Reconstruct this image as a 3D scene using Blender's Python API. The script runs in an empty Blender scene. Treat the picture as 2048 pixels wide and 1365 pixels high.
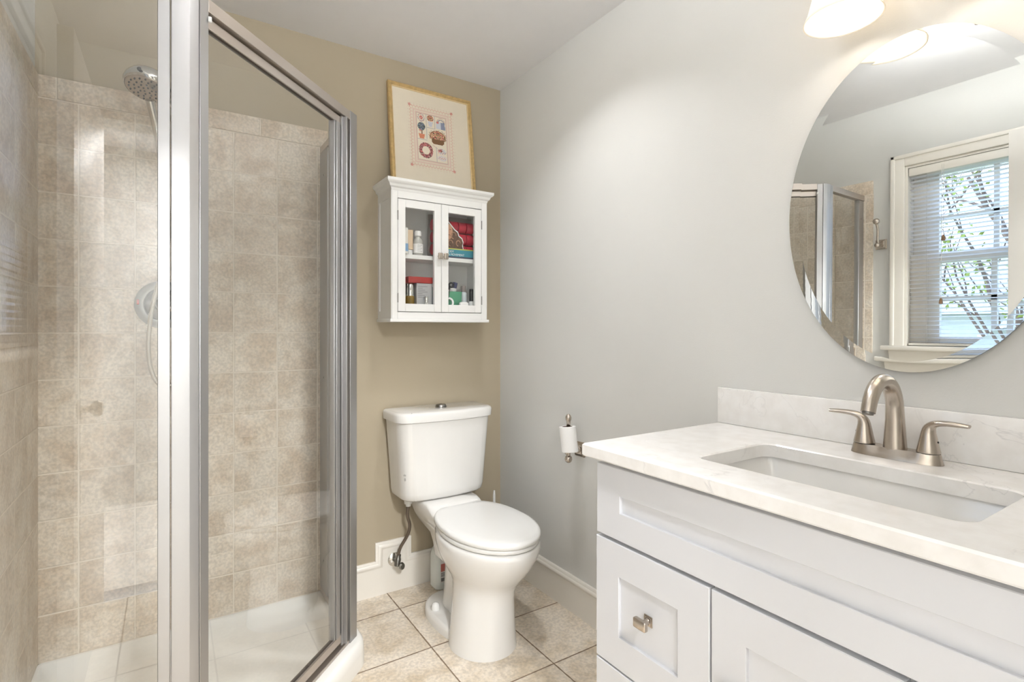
import bpy, bmesh, math, random
from mathutils import Vector, Matrix

PI = math.pi
SC = bpy.context.scene
COL = SC.collection

# ------------------------------------------------------------------ camera
F_PX = 1054.0
cd = bpy.data.cameras.new('camera')
cd.sensor_fit = 'HORIZONTAL'
cd.sensor_width = 36.0
cd.lens = F_PX / 2048.0 * 36.0
cd.shift_y = -23.5 / 2048.0
cd.clip_start = 0.02
cam = bpy.data.objects.new('camera', cd)
COL.objects.link(cam)
YAW = math.atan(684 / F_PX)
cam.location = (-1.439, -2.330, 1.2)
cam.rotation_euler = (PI / 2, 0, -YAW)
SC.camera = cam

# ------------------------------------------------------------------ world, exposure
w = bpy.data.worlds.new('world')
SC.world = w
w.use_nodes = True
nt = w.node_tree
nt.nodes.clear()
wo = nt.nodes.new('ShaderNodeOutputWorld')
wb = nt.nodes.new('ShaderNodeBackground')
tc = nt.nodes.new('ShaderNodeTexCoord')
sx = nt.nodes.new('ShaderNodeSeparateXYZ')
rp = nt.nodes.new('ShaderNodeValToRGB')
rp.color_ramp.elements[0].position = 0.0
rp.color_ramp.elements[0].color = (0.66, 0.79, 1.0, 1)
rp.color_ramp.elements[1].position = 0.7
rp.color_ramp.elements[1].color = (0.42, 0.62, 1.0, 1)
nt.links.new(tc.outputs['Generated'], sx.inputs[0])
nt.links.new(sx.outputs['Z'], rp.inputs[0])
nt.links.new(rp.outputs[0], wb.inputs['Color'])
wb.inputs['Strength'].default_value = 3.8
nt.links.new(wb.outputs[0], wo.inputs['Surface'])

SC.view_settings.view_transform = 'Standard'
SC.view_settings.look = 'None'
SC.view_settings.gamma = 1.0
SC.view_settings.use_curve_mapping = False
SC.view_settings.exposure = 0.57

P_DOWN = 3.1       # recessed ceiling downlight over the toilet
P_FLUSH = 29.0     # flush ceiling light by the window
P_VANITY = 0.4     # each vanity bulb
P_HALL_FILL = 78.0      # added fill lamp, unseen in the hall behind the doorway
WARM = (1.0, 0.95, 0.90)
NEUT = (0.96, 0.98, 1.0)


def add_light(name, kind, loc, power, color, parent=None, rot=(0, 0, 0), **kw):
    l = bpy.data.lights.new(name, kind)
    l.energy = power
    l.color = color
    for k, v in kw.items():
        setattr(l, k, v)
    o = bpy.data.objects.new(name, l)
    COL.objects.link(o)
    if parent is not None:
        o.parent = parent
        o.location = Vector(loc) - ORG[parent.name]
    else:
        o.location = loc
    o.rotation_euler = rot
    return o


sun = bpy.data.lights.new('sun', 'SUN')
sun.energy = 3.0
sun.angle = 0.01
sun.color = (1.0, 0.95, 0.86)
suno = bpy.data.objects.new('sun', sun)
COL.objects.link(suno)
suno.rotation_euler = Vector((-0.55, -0.42, -0.72)).to_track_quat('-Z', 'Y').to_euler()
suno.location = (3, 3, 6)

# ------------------------------------------------------------------ materials


def lin(c):
    out = []
    for v in c:
        v = v / 255.0
        out.append(v / 12.92 if v <= 0.04045 else ((v + 0.055) / 1.055) ** 2.4)
    return (out[0], out[1], out[2], 1.0)


def new_mat(name):
    m = bpy.data.materials.new(name)
    m.use_nodes = True
    t = m.node_tree
    b = t.nodes['Principled BSDF']
    return m, t, b


def nd(t, typ, **kw):
    n = t.nodes.new(typ)
    for k, v in kw.items():
        setattr(n, k, v)
    return n


def math_n(t, op, a, b=None, c=None):
    n = t.nodes.new('ShaderNodeMath')
    n.operation = op
    for i, v in enumerate((a, b, c)):
        if v is None:
            continue
        if isinstance(v, (int, float)):
            n.inputs[i].default_value = v
        else:
            t.links.new(v, n.inputs[i])
    return n.outputs[0]


def pm(name, rgb, rough=0.5, metal=0.0, coat=0.0, spec=None, var=0.0, vscale=8.0,
       bump=0.0, bscale=60.0, trans=0.0, ior=None, sss=0.0):
    """procedural principled material with a little tonal variation and bump"""
    m, t, b = new_mat(name)
    col = lin(rgb)
    b.inputs['Base Color'].default_value = col
    b.inputs['Roughness'].default_value = rough
    b.inputs['Metallic'].default_value = metal
    b.inputs['Coat Weight'].default_value = coat
    b.inputs['Coat Roughness'].default_value = 0.06
    if spec is not None:
        b.inputs['Specular IOR Level'].default_value = spec
    if trans:
        b.inputs['Transmission Weight'].default_value = trans
    if ior:
        b.inputs['IOR'].default_value = ior
    tcn = nd(t, 'ShaderNodeTexCoord')
    if var > 0:
        n = nd(t, 'ShaderNodeTexNoise')
        n.inputs['Scale'].default_value = vscale
        n.inputs['Detail'].default_value = 4
        t.links.new(tcn.outputs['Object'], n.inputs['Vector'])
        r = nd(t, 'ShaderNodeValToRGB')
        r.color_ramp.elements[0].position = 0.3
        r.color_ramp.elements[1].position = 0.7
        r.color_ramp.elements[0].color = tuple(c * (1 - var) for c in col[:3]) + (1,)
        r.color_ramp.elements[1].color = tuple(min(1, c * (1 + var)) for c in col[:3]) + (1,)
        t.links.new(n.outputs['Fac'], r.inputs[0])
        t.links.new(r.outputs[0], b.inputs['Base Color'])
    if bump > 0:
        n2 = nd(t, 'ShaderNodeTexNoise')
        n2.inputs['Scale'].default_value = bscale
        n2.inputs['Detail'].default_value = 3
        t.links.new(tcn.outputs['Object'], n2.inputs['Vector'])
        bp = nd(t, 'ShaderNodeBump')
        bp.inputs['Strength'].default_value = bump
        bp.inputs['Distance'].default_value = 0.002
        t.links.new(n2.outputs['Fac'], bp.inputs['Height'])
        t.links.new(bp.outputs[0], b.inputs['Normal'])
    return m


def brushed(name, rgb, rough=0.28, axis='Z', amt=0.10):
    """brushed metal: fine streaks along one axis vary the roughness"""
    m, t, b = new_mat(name)
    b.inputs['Base Color'].default_value = lin(rgb)
    b.inputs['Metallic'].default_value = 1.0
    tcn = nd(t, 'ShaderNodeTexCoord')
    mp = nd(t, 'ShaderNodeMapping')
    s = {'X': (3, 500, 500), 'Y': (500, 3, 500), 'Z': (500, 500, 3)}[axis]
    mp.inputs['Scale'].default_value = s
    n = nd(t, 'ShaderNodeTexNoise')
    n.inputs['Scale'].default_value = 1.0
    t.links.new(tcn.outputs['Object'], mp.inputs[0])
    t.links.new(mp.outputs[0], n.inputs['Vector'])
    mr = nd(t, 'ShaderNodeMapRange')
    mr.inputs['To Min'].default_value = rough - amt
    mr.inputs['To Max'].default_value = rough + amt
    t.links.new(n.outputs['Fac'], mr.inputs['Value'])
    t.links.new(mr.outputs[0], b.inputs['Roughness'])
    return m


def tile_mat(name, ua, va, u0, v0, size, grout_w, cols, grout, rough=0.35, scale=1.0,
             stagger=0.0, usize=None, tone=0.10, bumpd=0.0015, gdark=None):
    """square stone-look tiles in the plane of two object axes"""
    m, t, b = new_mat(name)
    tcn = nd(t, 'ShaderNodeTexCoord')
    sp = nd(t, 'ShaderNodeSeparateXYZ')
    t.links.new(tcn.outputs['Object'], sp.inputs[0])
    us = usize or size
    u = math_n(t, 'DIVIDE', math_n(t, 'SUBTRACT', sp.outputs[ua], u0), us)
    v = math_n(t, 'DIVIDE', math_n(t, 'SUBTRACT', sp.outputs[va], v0), size)
    fu, fv = math_n(t, 'FLOOR', u), math_n(t, 'FLOOR', v)
    cu, cv = math_n(t, 'FRACT', u), math_n(t, 'FRACT', v)
    du = math_n(t, 'MULTIPLY', math_n(t, 'MINIMUM', cu, math_n(t, 'SUBTRACT', 1.0, cu)), us)
    dv = math_n(t, 'MULTIPLY', math_n(t, 'MINIMUM', cv, math_n(t, 'SUBTRACT', 1.0, cv)), size)
    d = math_n(t, 'MINIMUM', du, dv)
    # slightly wavy edges
    nw = nd(t, 'ShaderNodeTexNoise')
    nw.inputs['Scale'].default_value = 45
    t.links.new(tcn.outputs['Object'], nw.inputs['Vector'])
    d = math_n(t, 'ADD', d, math_n(t, 'MULTIPLY', math_n(t, 'SUBTRACT', nw.outputs['Fac'], 0.5), grout_w * 0.7))
    mr = nd(t, 'ShaderNodeMapRange')
    mr.interpolation_type = 'SMOOTHSTEP'
    mr.inputs['From Min'].default_value = grout_w * 0.3
    mr.inputs['From Max'].default_value = grout_w * 0.75
    t.links.new(d, mr.inputs['Value'])
    mask = mr.outputs[0]
    # per tile random
    cb = nd(t, 'ShaderNodeCombineXYZ')
    t.links.new(fu, cb.inputs[0])
    t.links.new(fv, cb.inputs[1])
    wn = nd(t, 'ShaderNodeTexWhiteNoise')
    wn.noise_dimensions = '3D'
    t.links.new(cb.outputs[0], wn.inputs['Vector'])
    vs = nd(t, 'ShaderNodeVectorMath')
    vs.operation = 'SCALE'
    vs.inputs['Scale'].default_value = 37.0
    t.links.new(wn.outputs['Color'], vs.inputs[0])
    va_ = nd(t, 'ShaderNodeVectorMath')
    va_.operation = 'ADD'
    t.links.new(tcn.outputs['Object'], va_.inputs[0])
    t.links.new(vs.outputs[0], va_.inputs[1])
    n1 = nd(t, 'ShaderNodeTexNoise')
    n1.inputs['Scale'].default_value = 8.0 * scale
    n1.inputs['Detail'].default_value = 9
    n1.inputs['Roughness'].default_value = 0.66
    n1.inputs['Distortion'].default_value = 0.25
    t.links.new(va_.outputs[0], n1.inputs['Vector'])
    rr = nd(t, 'ShaderNodeValToRGB')
    e = rr.color_ramp.elements
    e[0].position, e[0].color = 0.38, lin(cols[0])
    e[1].position, e[1].color = 0.60, lin(cols[2])
    x = e.new(0.50)
    x.color = lin(cols[1])
    t.links.new(n1.outputs['Fac'], rr.inputs[0])
    # fine speckle, small veins
    n2 = nd(t, 'ShaderNodeTexNoise')
    n2.inputs['Scale'].default_value = 110.0 * scale
    n2.inputs['Detail'].default_value = 5
    t.links.new(va_.outputs[0], n2.inputs['Vector'])
    sp2 = nd(t, 'ShaderNodeMapRange')
    sp2.inputs['From Min'].default_value = 0.38
    sp2.inputs['From Max'].default_value = 0.62
    sp2.inputs['To Min'].default_value = 0.85
    sp2.inputs['To Max'].default_value = 1.07
    t.links.new(n2.outputs['Fac'], sp2.inputs['Value'])
    br = nd(t, 'ShaderNodeMapRange')
    br.inputs['To Min'].default_value = 1.0 - tone
    br.inputs['To Max'].default_value = 1.0 + tone * 0.6
    t.links.new(wn.outputs['Value'], br.inputs['Value'])
    tot = math_n(t, 'MULTIPLY', br.outputs[0], sp2.outputs[0])
    hs = nd(t, 'ShaderNodeVectorMath')
    hs.operation = 'SCALE'
    t.links.new(rr.outputs[0], hs.inputs[0])
    t.links.new(tot, hs.inputs['Scale'])
    mx = nd(t, 'ShaderNodeMix')
    mx.data_type = 'RGBA'
    t.links.new(mask, mx.inputs[0])
    mx.inputs[6].default_value = lin(grout)
    t.links.new(hs.outputs[0], mx.inputs[7])
    t.links.new(mx.outputs[2], b.inputs['Base Color'])
    rg = nd(t, 'ShaderNodeMapRange')
    rg.inputs['To Min'].default_value = 0.85
    rg.inputs['To Max'].default_value = rough
    t.links.new(mask, rg.inputs['Value'])
    t.links.new(rg.outputs[0], b.inputs['Roughness'])
    h = math_n(t, 'ADD', mask, math_n(t, 'MULTIPLY', n2.outputs['Fac'], 0.35))
    bp = nd(t, 'ShaderNodeBump')
    bp.inputs['Strength'].default_value = 0.9
    bp.inputs['Distance'].default_value = bumpd
    t.links.new(h, bp.inputs['Height'])
    t.links.new(bp.outputs[0], b.inputs['Normal'])
    return m


def pane_mat(name, ior, tint):
    """clear pane: fresnel mix of a sharp reflection over clear transmission"""
    m = bpy.data.materials.new(name)
    m.use_nodes = True
    t = m.node_tree
    t.nodes.clear()
    out = nd(t, 'ShaderNodeOutputMaterial')
    tr = nd(t, 'ShaderNodeBsdfTransparent')
    tr.inputs['Color'].default_value = tint
    gl = nd(t, 'ShaderNodeBsdfGlossy')
    gl.inputs['Roughness'].default_value = 0.0
    fr = nd(t, 'ShaderNodeFresnel')
    fr.inputs['IOR'].default_value = ior
    ge = nd(t, 'ShaderNodeNewGeometry')
    inv = math_n(t, 'SUBTRACT', 1.0, ge.outputs['Backfacing'])
    fac = math_n(t, 'MULTIPLY', fr.outputs[0], inv)
    mx = nd(t, 'ShaderNodeMixShader')
    t.links.new(fac, mx.inputs[0])
    t.links.new(tr.outputs[0], mx.inputs[1])
    t.links.new(gl.outputs[0], mx.inputs[2])
    t.links.new(mx.outputs[0], out.inputs['Surface'])
    return m


def emit_mat(name, rgb, strength):
    m, t, b = new_mat(name)
    b.inputs['Base Color'].default_value = lin(rgb)
    b.inputs['Emission Color'].default_value = lin(rgb)
    b.inputs['Emission Strength'].default_value = strength
    return m


def translucent_mat(name, rgb, fac=0.5, rough=0.3):
    m = bpy.data.materials.new(name)
    m.use_nodes = True
    t = m.node_tree
    b = t.nodes['Principled BSDF']
    b.inputs['Base Color'].default_value = lin(rgb)
    b.inputs['Roughness'].default_value = rough
    tl = nd(t, 'ShaderNodeBsdfTranslucent')
    tl.inputs['Color'].default_value = lin(rgb)
    mx = nd(t, 'ShaderNodeMixShader')
    mx.inputs[0].default_value = fac
    t.links.new(b.outputs[0], mx.inputs[1])
    t.links.new(tl.outputs[0], mx.inputs[2])
    t.links.new(mx.outputs[0], t.nodes['Material Output'].inputs['Surface'])
    return m


def quartz_mat(name):
    m, t, b = new_mat(name)
    b.inputs['Roughness'].default_value = 0.16
    tcn = nd(t, 'ShaderNodeTexCoord')
    n = nd(t, 'ShaderNodeTexNoise')
    n.inputs['Scale'].default_value = 4.0
    n.inputs['Detail'].default_value = 8
    n.inputs['Distortion'].default_value = 1.4
    t.links.new(tcn.outputs['Object'], n.inputs['Vector'])
    # thin veins where the noise crosses its middle value
    d = math_n(t, 'ABSOLUTE', math_n(t, 'SUBTRACT', n.outputs['Fac'], 0.52))
    v = nd(t, 'ShaderNodeMapRange')
    v.inputs['From Min'].default_value = 0.0
    v.inputs['From Max'].default_value = 0.008
    t.links.new(d, v.inputs['Value'])
    n2 = nd(t, 'ShaderNodeTexNoise')
    n2.inputs['Scale'].default_value = 3.0
    t.links.new(tcn.outputs['Object'], n2.inputs['Vector'])
    g = nd(t, 'ShaderNodeMapRange')
    g.inputs['From Min'].default_value = 0.45
    g.inputs['From Max'].default_value = 0.65
    t.links.new(n2.outputs['Fac'], g.inputs['Value'])
    vein = math_n(t, 'MULTIPLY', math_n(t, 'SUBTRACT', 1.0, v.outputs[0]), g.outputs[0])
    n3 = nd(t, 'ShaderNodeTexNoise')
    n3.inputs['Scale'].default_value = 26.0
    n3.inputs['Detail'].default_value = 6
    t.links.new(tcn.outputs['Object'], n3.inputs['Vector'])
    r = nd(t, 'ShaderNodeValToRGB')
    r.color_ramp.elements[0].position = 0.35
    r.color_ramp.elements[1].position = 0.62
    r.color_ramp.elements[0].color = lin((235, 232, 228))
    r.color_ramp.elements[1].color = lin((241, 239, 236))
    t.links.new(n3.outputs['Fac'], r.inputs[0])
    mx = nd(t, 'ShaderNodeMix')
    mx.data_type = 'RGBA'
    t.links.new(math_n(t, 'MULTIPLY', vein, 0.40), mx.inputs[0])
    t.links.new(r.outputs[0], mx.inputs[6])
    mx.inputs[7].default_value = lin((190, 188, 188))
    t.links.new(mx.outputs[2], b.inputs['Base Color'])
    return m


def vcol_mat(name, rough=0.7):
    m, t, b = new_mat(name)
    a = nd(t, 'ShaderNodeAttribute')
    a.attribute_name = 'stitch'
    t.links.new(a.outputs['Color'], b.inputs['Base Color'])
    b.inputs['Roughness'].default_value = rough
    return m


M = {}
M['wall_greige'] = pm('greige_wall_tone', (216, 215, 211), 0.62, spec=0.22, var=0.012, vscale=3, bump=0.12, bscale=240)
M['wall_khaki'] = pm('khaki_wall_tone', (179, 167, 145), 0.6, spec=0.22, var=0.015, vscale=3, bump=0.12, bscale=240)  # darker, yellower base colour, used on the back wall only
M['ceiling'] = pm('ceiling_paint', (236, 235, 236), 0.8, var=0.01, bump=0.1, bscale=200)
M['trim'] = pm('trim_paint', (238, 233, 224), 0.3, var=0.01)
M['door_paint'] = pm('door_paint', (226, 222, 216), 0.4, var=0.01)
TC = [(208, 190, 169), (222, 208, 190), (232, 221, 206)]
M['tile_back'] = tile_mat('stone_tile_back', 0, 2, -1.701, 0.0885, 0.1570, 0.0052, TC, (236, 225, 210), tone=0.06)
M['tile_left'] = tile_mat('stone_tile_left', 1, 2, -0.163, 0.0885, 0.1570, 0.0052, TC, (236, 225, 210), tone=0.06)
M['tile_border_back'] = tile_mat('stone_border_back', 0, 2, -1.135, 1.9725, 0.5, 0.0042, TC, (236, 225, 210), usize=0.312, tone=0.06)
M['tile_border_left'] = tile_mat('stone_border_left', 1, 2, -0.10, 1.9725, 0.5, 0.0042, TC, (236, 225, 210), usize=0.312, tone=0.10)
M['floor'] = tile_mat('floor_tile', 0, 1, -0.612, -0.170, 0.328, 0.0050,
                      [(203, 187, 163), (219, 206, 187), (229, 218, 202)], (128, 108, 88), rough=0.32, scale=0.8, tone=0.05, bumpd=0.001)
M['hall_floor'] = pm('hall_bounce_floor', (228, 224, 218), 0.95, var=0.1)  # unseen hall floor, made pale to bounce light up to the bathroom ceiling
M['acrylic'] = pm('white_acrylic', (236, 234, 229), 0.16, coat=0.3, var=0.008)
M['ceramic'] = pm('white_vitreous_china', (232, 230, 226), 0.07, coat=0.5, var=0.006)
M['seat_plastic'] = pm('white_seat_enamel', (234, 233, 230), 0.18, var=0.006)
M['alu'] = pm('satin_aluminium', (182, 181, 181), 0.47, metal=1.0, var=0.01)
M['alu_h'] = pm('satin_aluminium_rail', (196, 188, 181), 0.46, metal=1.0, var=0.01)
M['gasket'] = pm('dark_gasket', (70, 62, 55), 0.6, var=0.05)
M['nickel'] = pm('brushed_nickel', (190, 180, 169), 0.27, metal=1.0, var=0.03, vscale=20)
M['nickel_dark'] = pm('tarnished_nickel', (140, 138, 134), 0.3, metal=1.0, var=0.1, vscale=30)
M['chrome'] = pm('chrome', (215, 214, 210), 0.07, metal=1.0, var=0.02)
M['hose'] = pm('braided_steel_hose', (190, 182, 170), 0.25, metal=1.0, bump=0.5, bscale=600)
M['hose_dark'] = pm('old_braided_hose', (120, 108, 96), 0.45, metal=0.7, bump=0.5, bscale=600)
M['rubber'] = pm('black_rubber', (32, 30, 30), 0.5, var=0.1)
M['red_mark'] = pm('red_enamel', (205, 60, 60), 0.4, var=0.05)
M['shower_glass'] = pane_mat('shower_glass', 2.4, (0.988, 0.992, 0.986, 1))
M['window_glass'] = pane_mat('window_glass', 1.5, (0.96, 0.975, 0.98, 1))
M['cab_glass'] = pane_mat('cabinet_glass', 1.45, (0.985, 0.988, 0.985, 1))
M['cab_white'] = pm('white_lacquer', (238, 237, 234), 0.33, var=0.008)
M['vanity_white'] = pm('vanity_paint', (219, 220, 224), 0.36, var=0.006)
M['label_grey'] = pm('grey_label_print', (170, 168, 166), 0.7, var=0.02)  # plain grey for the printed lines on the lotion bottle label
M['quartz'] = quartz_mat('white_quartz')
M['mirror'] = pm('mirror_silver', (238, 240, 238), 0.0, metal=1.0)
M['mirror_back'] = pm('mirror_edge', (120, 128, 126), 0.3, var=0.05)
M['shade_glass'] = translucent_mat('frosted_white_glass', (250, 245, 236), 0.55)
M['flush_glass'] = translucent_mat('white_flush_glass', (240, 236, 233), 0.42)
M['bulb'] = emit_mat('lit_bulb', (255, 240, 218), 4.0)
M['downlight_lens'] = emit_mat('lit_lens', (255, 246, 232), 12.0)
M['hall_fill_lens'] = emit_mat('lit_fill_lens', (255, 244, 228), 6.0)  # glowing face of the added hall fill light
M['paper'] = pm('white_paper', (245, 244, 242), 0.9, var=0.01, bump=0.1, bscale=300)
M['card'] = pm('brown_card', (120, 92, 80), 0.8, var=0.05)
M['gold'] = pm('gilt_wood', (204, 174, 120), 0.36, metal=0.35, var=0.16, vscale=60, bump=0.15, bscale=120)
M['gold_light'] = pm('pale_gilt_lip', (228, 206, 160), 0.3, metal=0.4, var=0.06, vscale=60)
M['mat_board'] = pm('cream_mount', (230, 219, 199), 0.7, var=0.012, vscale=30)
M['stitch'] = vcol_mat('cross_stitch')
M['blind'] = translucent_mat('white_blind_slat', (240, 241, 244), 0.45, 0.4)
M['cord'] = pm('white_cord', (225, 222, 214), 0.8, var=0.03)
M['wood_tassel'] = pm('wood_tassel', (150, 116, 84), 0.6, var=0.12, vscale=60)
M['bark'] = pm('bark', (96, 80, 68), 0.9, var=0.3, vscale=20, bump=0.6, bscale=40)
M['leaf'] = pm('spring_leaves', (128, 140, 62), 0.7, var=0.35, vscale=6)
M['hedge'] = pm('hedge_leaves', (92, 112, 66), 0.8, var=0.35, vscale=10)
M['lawn'] = pm('lawn', (120, 136, 84), 0.9, var=0.3, vscale=4)
M['siding'] = pm('pale_siding', (205, 205, 204), 0.7, var=0.04)
M['roof'] = pm('grey_shingles', (150, 150, 155), 0.85, var=0.14, vscale=14)
M['house_glass'] = pm('house_window_glass', (70, 80, 92), 0.1, var=0.1)
M['ext_white'] = pm('white_house_trim', (236, 236, 236), 0.5, var=0.02)

# ------------------------------------------------------------------ mesh helpers


class MB:
    def __init__(self):
        self.bm = bmesh.new()
        self.cols = None

    def merge(self, b2):
        vm = {}
        for v in b2.verts:
            vm[v] = self.bm.verts.new(v.co)
        for f in b2.faces:
            try:
                self.bm.faces.new([vm[v] for v in f.verts])
            except ValueError:
                pass
        b2.free()
        return self

    def box(self, x0, x1, y0, y1, z0, z1, bev=0.0, seg=2):
        b = bmesh.new()
        x0, x1 = min(x0, x1), max(x0, x1)
        y0, y1 = min(y0, y1), max(y0, y1)
        z0, z1 = min(z0, z1), max(z0, z1)
        vs = [b.verts.new(p) for p in ((x0, y0, z0), (x1, y0, z0), (x1, y1, z0), (x0, y1, z0),
                                       (x0, y0, z1), (x1, y0, z1), (x1, y1, z1), (x0, y1, z1))]
        for f in ((3, 2, 1, 0), (4, 5, 6, 7), (0, 1, 5, 4), (1, 2, 6, 5), (2, 3, 7, 6), (3, 0, 4, 7)):
            b.faces.new([vs[i] for i in f])
        if bev > 0:
            bmesh.ops.bevel(b, geom=b.edges[:], offset=bev, segments=seg, profile=0.5, affect='EDGES')
        return self.merge(b)

    def prism(self, pts, vec, bev=0.0, seg=2):
        """closed polygon of 3D points extruded by vec"""
        b = bmesh.new()
        vec = Vector(vec)
        p0 = [b.verts.new(Vector(p)) for p in pts]
        p1 = [b.verts.new(Vector(p) + vec) for p in pts]
        n = len(pts)
        b.faces.new(p0)
        b.faces.new(p1[::-1])
        for i in range(n):
            b.faces.new((p0[i], p0[(i + 1) % n], p1[(i + 1) % n], p1[i]))
        bmesh.ops.recalc_face_normals(b, faces=b.faces)
        if bev > 0:
            bmesh.ops.bevel(b, geom=b.edges[:], offset=bev, segments=seg, profile=0.5, affect='EDGES')
        return self.merge(b)

    def loft(self, rings, cap0=True, cap1=True, closed=True):
        R = [[self.bm.verts.new(Vector(p)) for p in r] for r in rings]
        n = len(R[0])
        for a, c in zip(R[:-1], R[1:]):
            for i in range(n if closed else n - 1):
                j = (i + 1) % n
                self.bm.faces.new((a[i], a[j], c[j], c[i]))
        if cap0:
            self.bm.faces.new(R[0][::-1])
        if cap1:
            self.bm.faces.new(R[-1])
        return self

    def lathe(self, prof, org, axis=(0, 0, 1), n=32, cap0=False, cap1=False, sx=1.0, sy=1.0):
        ax = Vector(axis).normalized()
        u = ax.orthogonal().normalized()
        if abs(ax.z) > 0.99:
            u = Vector((1, 0, 0))
        v = ax.cross(u)
        org = Vector(org)
        rings = []
        for r, h in prof:
            rings.append([org + ax * h + u * (max(r, 1e-5) * sx * math.cos(2 * PI * k / n)) +
                          v * (max(r, 1e-5) * sy * math.sin(2 * PI * k / n)) for k in range(n)])
        return self.loft(rings, cap0, cap1)

    def tube(self, path, rad, n=12, caps=True, flat=None):
        """tube along a polyline; rad a number, a list, or list of (rn, rb) pairs"""
        P = [Vector(p) for p in path]
        m = len(P)
        if not isinstance(rad, (list, tuple)):
            rad = [rad] * m
        T = []
        for i in range(m):
            a = P[max(0, i - 1)]
            c = P[min(m - 1, i + 1)]
            T.append((c - a).normalized())
        N = flat if flat is not None else T[0].orthogonal()
        N = Vector(N)
        rings = []
        for i in range(m):
            N = (N - T[i] * N.dot(T[i])).normalized()
            B = T[i].cross(N)
            r = rad[i]
            rn, rb = r if isinstance(r, (list, tuple)) else (r, r)
            rings.append([P[i] + N * (rn * math.cos(2 * PI * k / n)) + B * (rb * math.sin(2 * PI * k / n)) for k in range(n)])
        return self.loft(rings, caps, caps)

    def ball(self, c, r, sx=1, sy=1, sz=1, n=20):
        prof = [(math.sin(PI * k / 12), -math.cos(PI * k / 12)) for k in range(13)]
        c = Vector(c)
        rings = []
        for pr, ph in prof:
            rr = max(pr, 1e-4)
            rings.append([c + Vector((r * sx * rr * math.cos(2 * PI * k / n), r * sy * rr * math.sin(2 * PI * k / n), r * sz * ph)) for k in range(n)])
        return self.loft(rings, True, True)

    def xform(self, mat):
        bmesh.ops.transform(self.bm, matrix=mat, verts=self.bm.verts[:])
        return self

    def build(self, name, mat, parent=None, org=None, ang=38, smooth=True, recalc=True):
        bm = self.bm
        if recalc:
            bmesh.ops.recalc_face_normals(bm, faces=bm.faces[:])
        bm.normal_update()
        for e in bm.edges:
            if len(e.link_faces) == 2:
                if e.calc_face_angle(0.0) > math.radians(ang):
                    e.smooth = False
        for f in bm.faces:
            f.smooth = smooth
        o = Vector((0, 0, 0))
        if parent is not None:
            o = ORG[parent.name]
        elif org is not None:
            o = Vector(org)
        if o.length > 0:
            bmesh.ops.translate(bm, verts=bm.verts[:], vec=-o)
        me = bpy.data.meshes.new(name)
        bm.to_mesh(me)
        bm.free()
        me.materials.append(mat)
        ob = bpy.data.objects.new(name, me)
        COL.objects.link(ob)
        if parent is not None:
            ob.parent = parent
        else:
            ob.location = o
        ORG[ob.name] = o.copy()
        return ob


ORG = {}


def thing(name, loc, label, cat, group=None):
    o = bpy.data.objects.new(name, None)
    o.empty_display_size = 0.05
    COL.objects.link(o)
    o.location = loc
    ORG[o.name] = Vector(loc)
    return tag(o, label, cat, group)


def tag(o, label, cat, group=None):
    o['label'] = label
    o['category'] = cat
    if group:
        o['group'] = group
    return o


def struct(o, label=None):
    o['kind'] = 'structure'
    if label:
        o['label'] = label
    return o


def rrect(cx, cy, hx, hy, r, k=6):
    """rounded rectangle outline, counter-clockwise, starting at the +x +y corner arc"""
    out = []
    for q, (sx_, sy_) in enumerate(((1, 1), (-1, 1), (-1, -1), (1, -1))):
        for i in range(k + 1):
            a = q * PI / 2 + i * (PI / 2) / k
            out.append((cx + sx_ * (hx - r) + r * math.cos(a), cy + sy_ * (hy - r) + r * math.sin(a)))
    return out


def offset_poly(P, offs):
    """inset a counter-clockwise polygon; offs[i] belongs to edge i (P[i] to P[i+1])"""
    n = len(P)
    L = []
    for i in range(n):
        a, c = Vector(P[i]), Vector(P[(i + 1) % n])
        d = (c - a).normalized()
        nrm = Vector((-d.y, d.x))
        L.append((a + nrm * offs[i], d))
    out = []
    for i in range(n):
        p, d = L[i - 1]
        q, e = L[i]
        den = d.x * e.y - d.y * e.x
        if abs(den) < 1e-9:
            out.append((q.x, q.y))
            continue
        t = ((q.x - p.x) * e.y - (q.y - p.y) * e.x) / den
        s = p + d * t
        out.append((s.x, s.y))
    return out


def round_poly(P, r, k=5):
    """round each corner of a polygon; r one number or per-corner list"""
    n = len(P)
    out = []
    for i in range(n):
        rr = r[i] if isinstance(r, (list, tuple)) else r
        p = Vector(P[i])
        a = (Vector(P[i - 1]) - p).normalized()
        c = (Vector(P[(i + 1) % n]) - p).normalized()
        s, e = p + a * rr, p + c * rr
        for j in range(k + 1):
            t = j / k
            q = s * (1 - t) ** 2 + p * (2 * t * (1 - t)) + e * t * t
            out.append((q.x, q.y))
    return out


def bez(p0, p1, p2, p3, n=12):
    out = []
    p0, p1, p2, p3 = map(Vector, (p0, p1, p2, p3))
    for i in range(n + 1):
        t = i / n
        out.append(p0 * (1 - t) ** 3 + p1 * 3 * t * (1 - t) ** 2 + p2 * 3 * t * t * (1 - t) + p3 * t ** 3)
    return out


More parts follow.
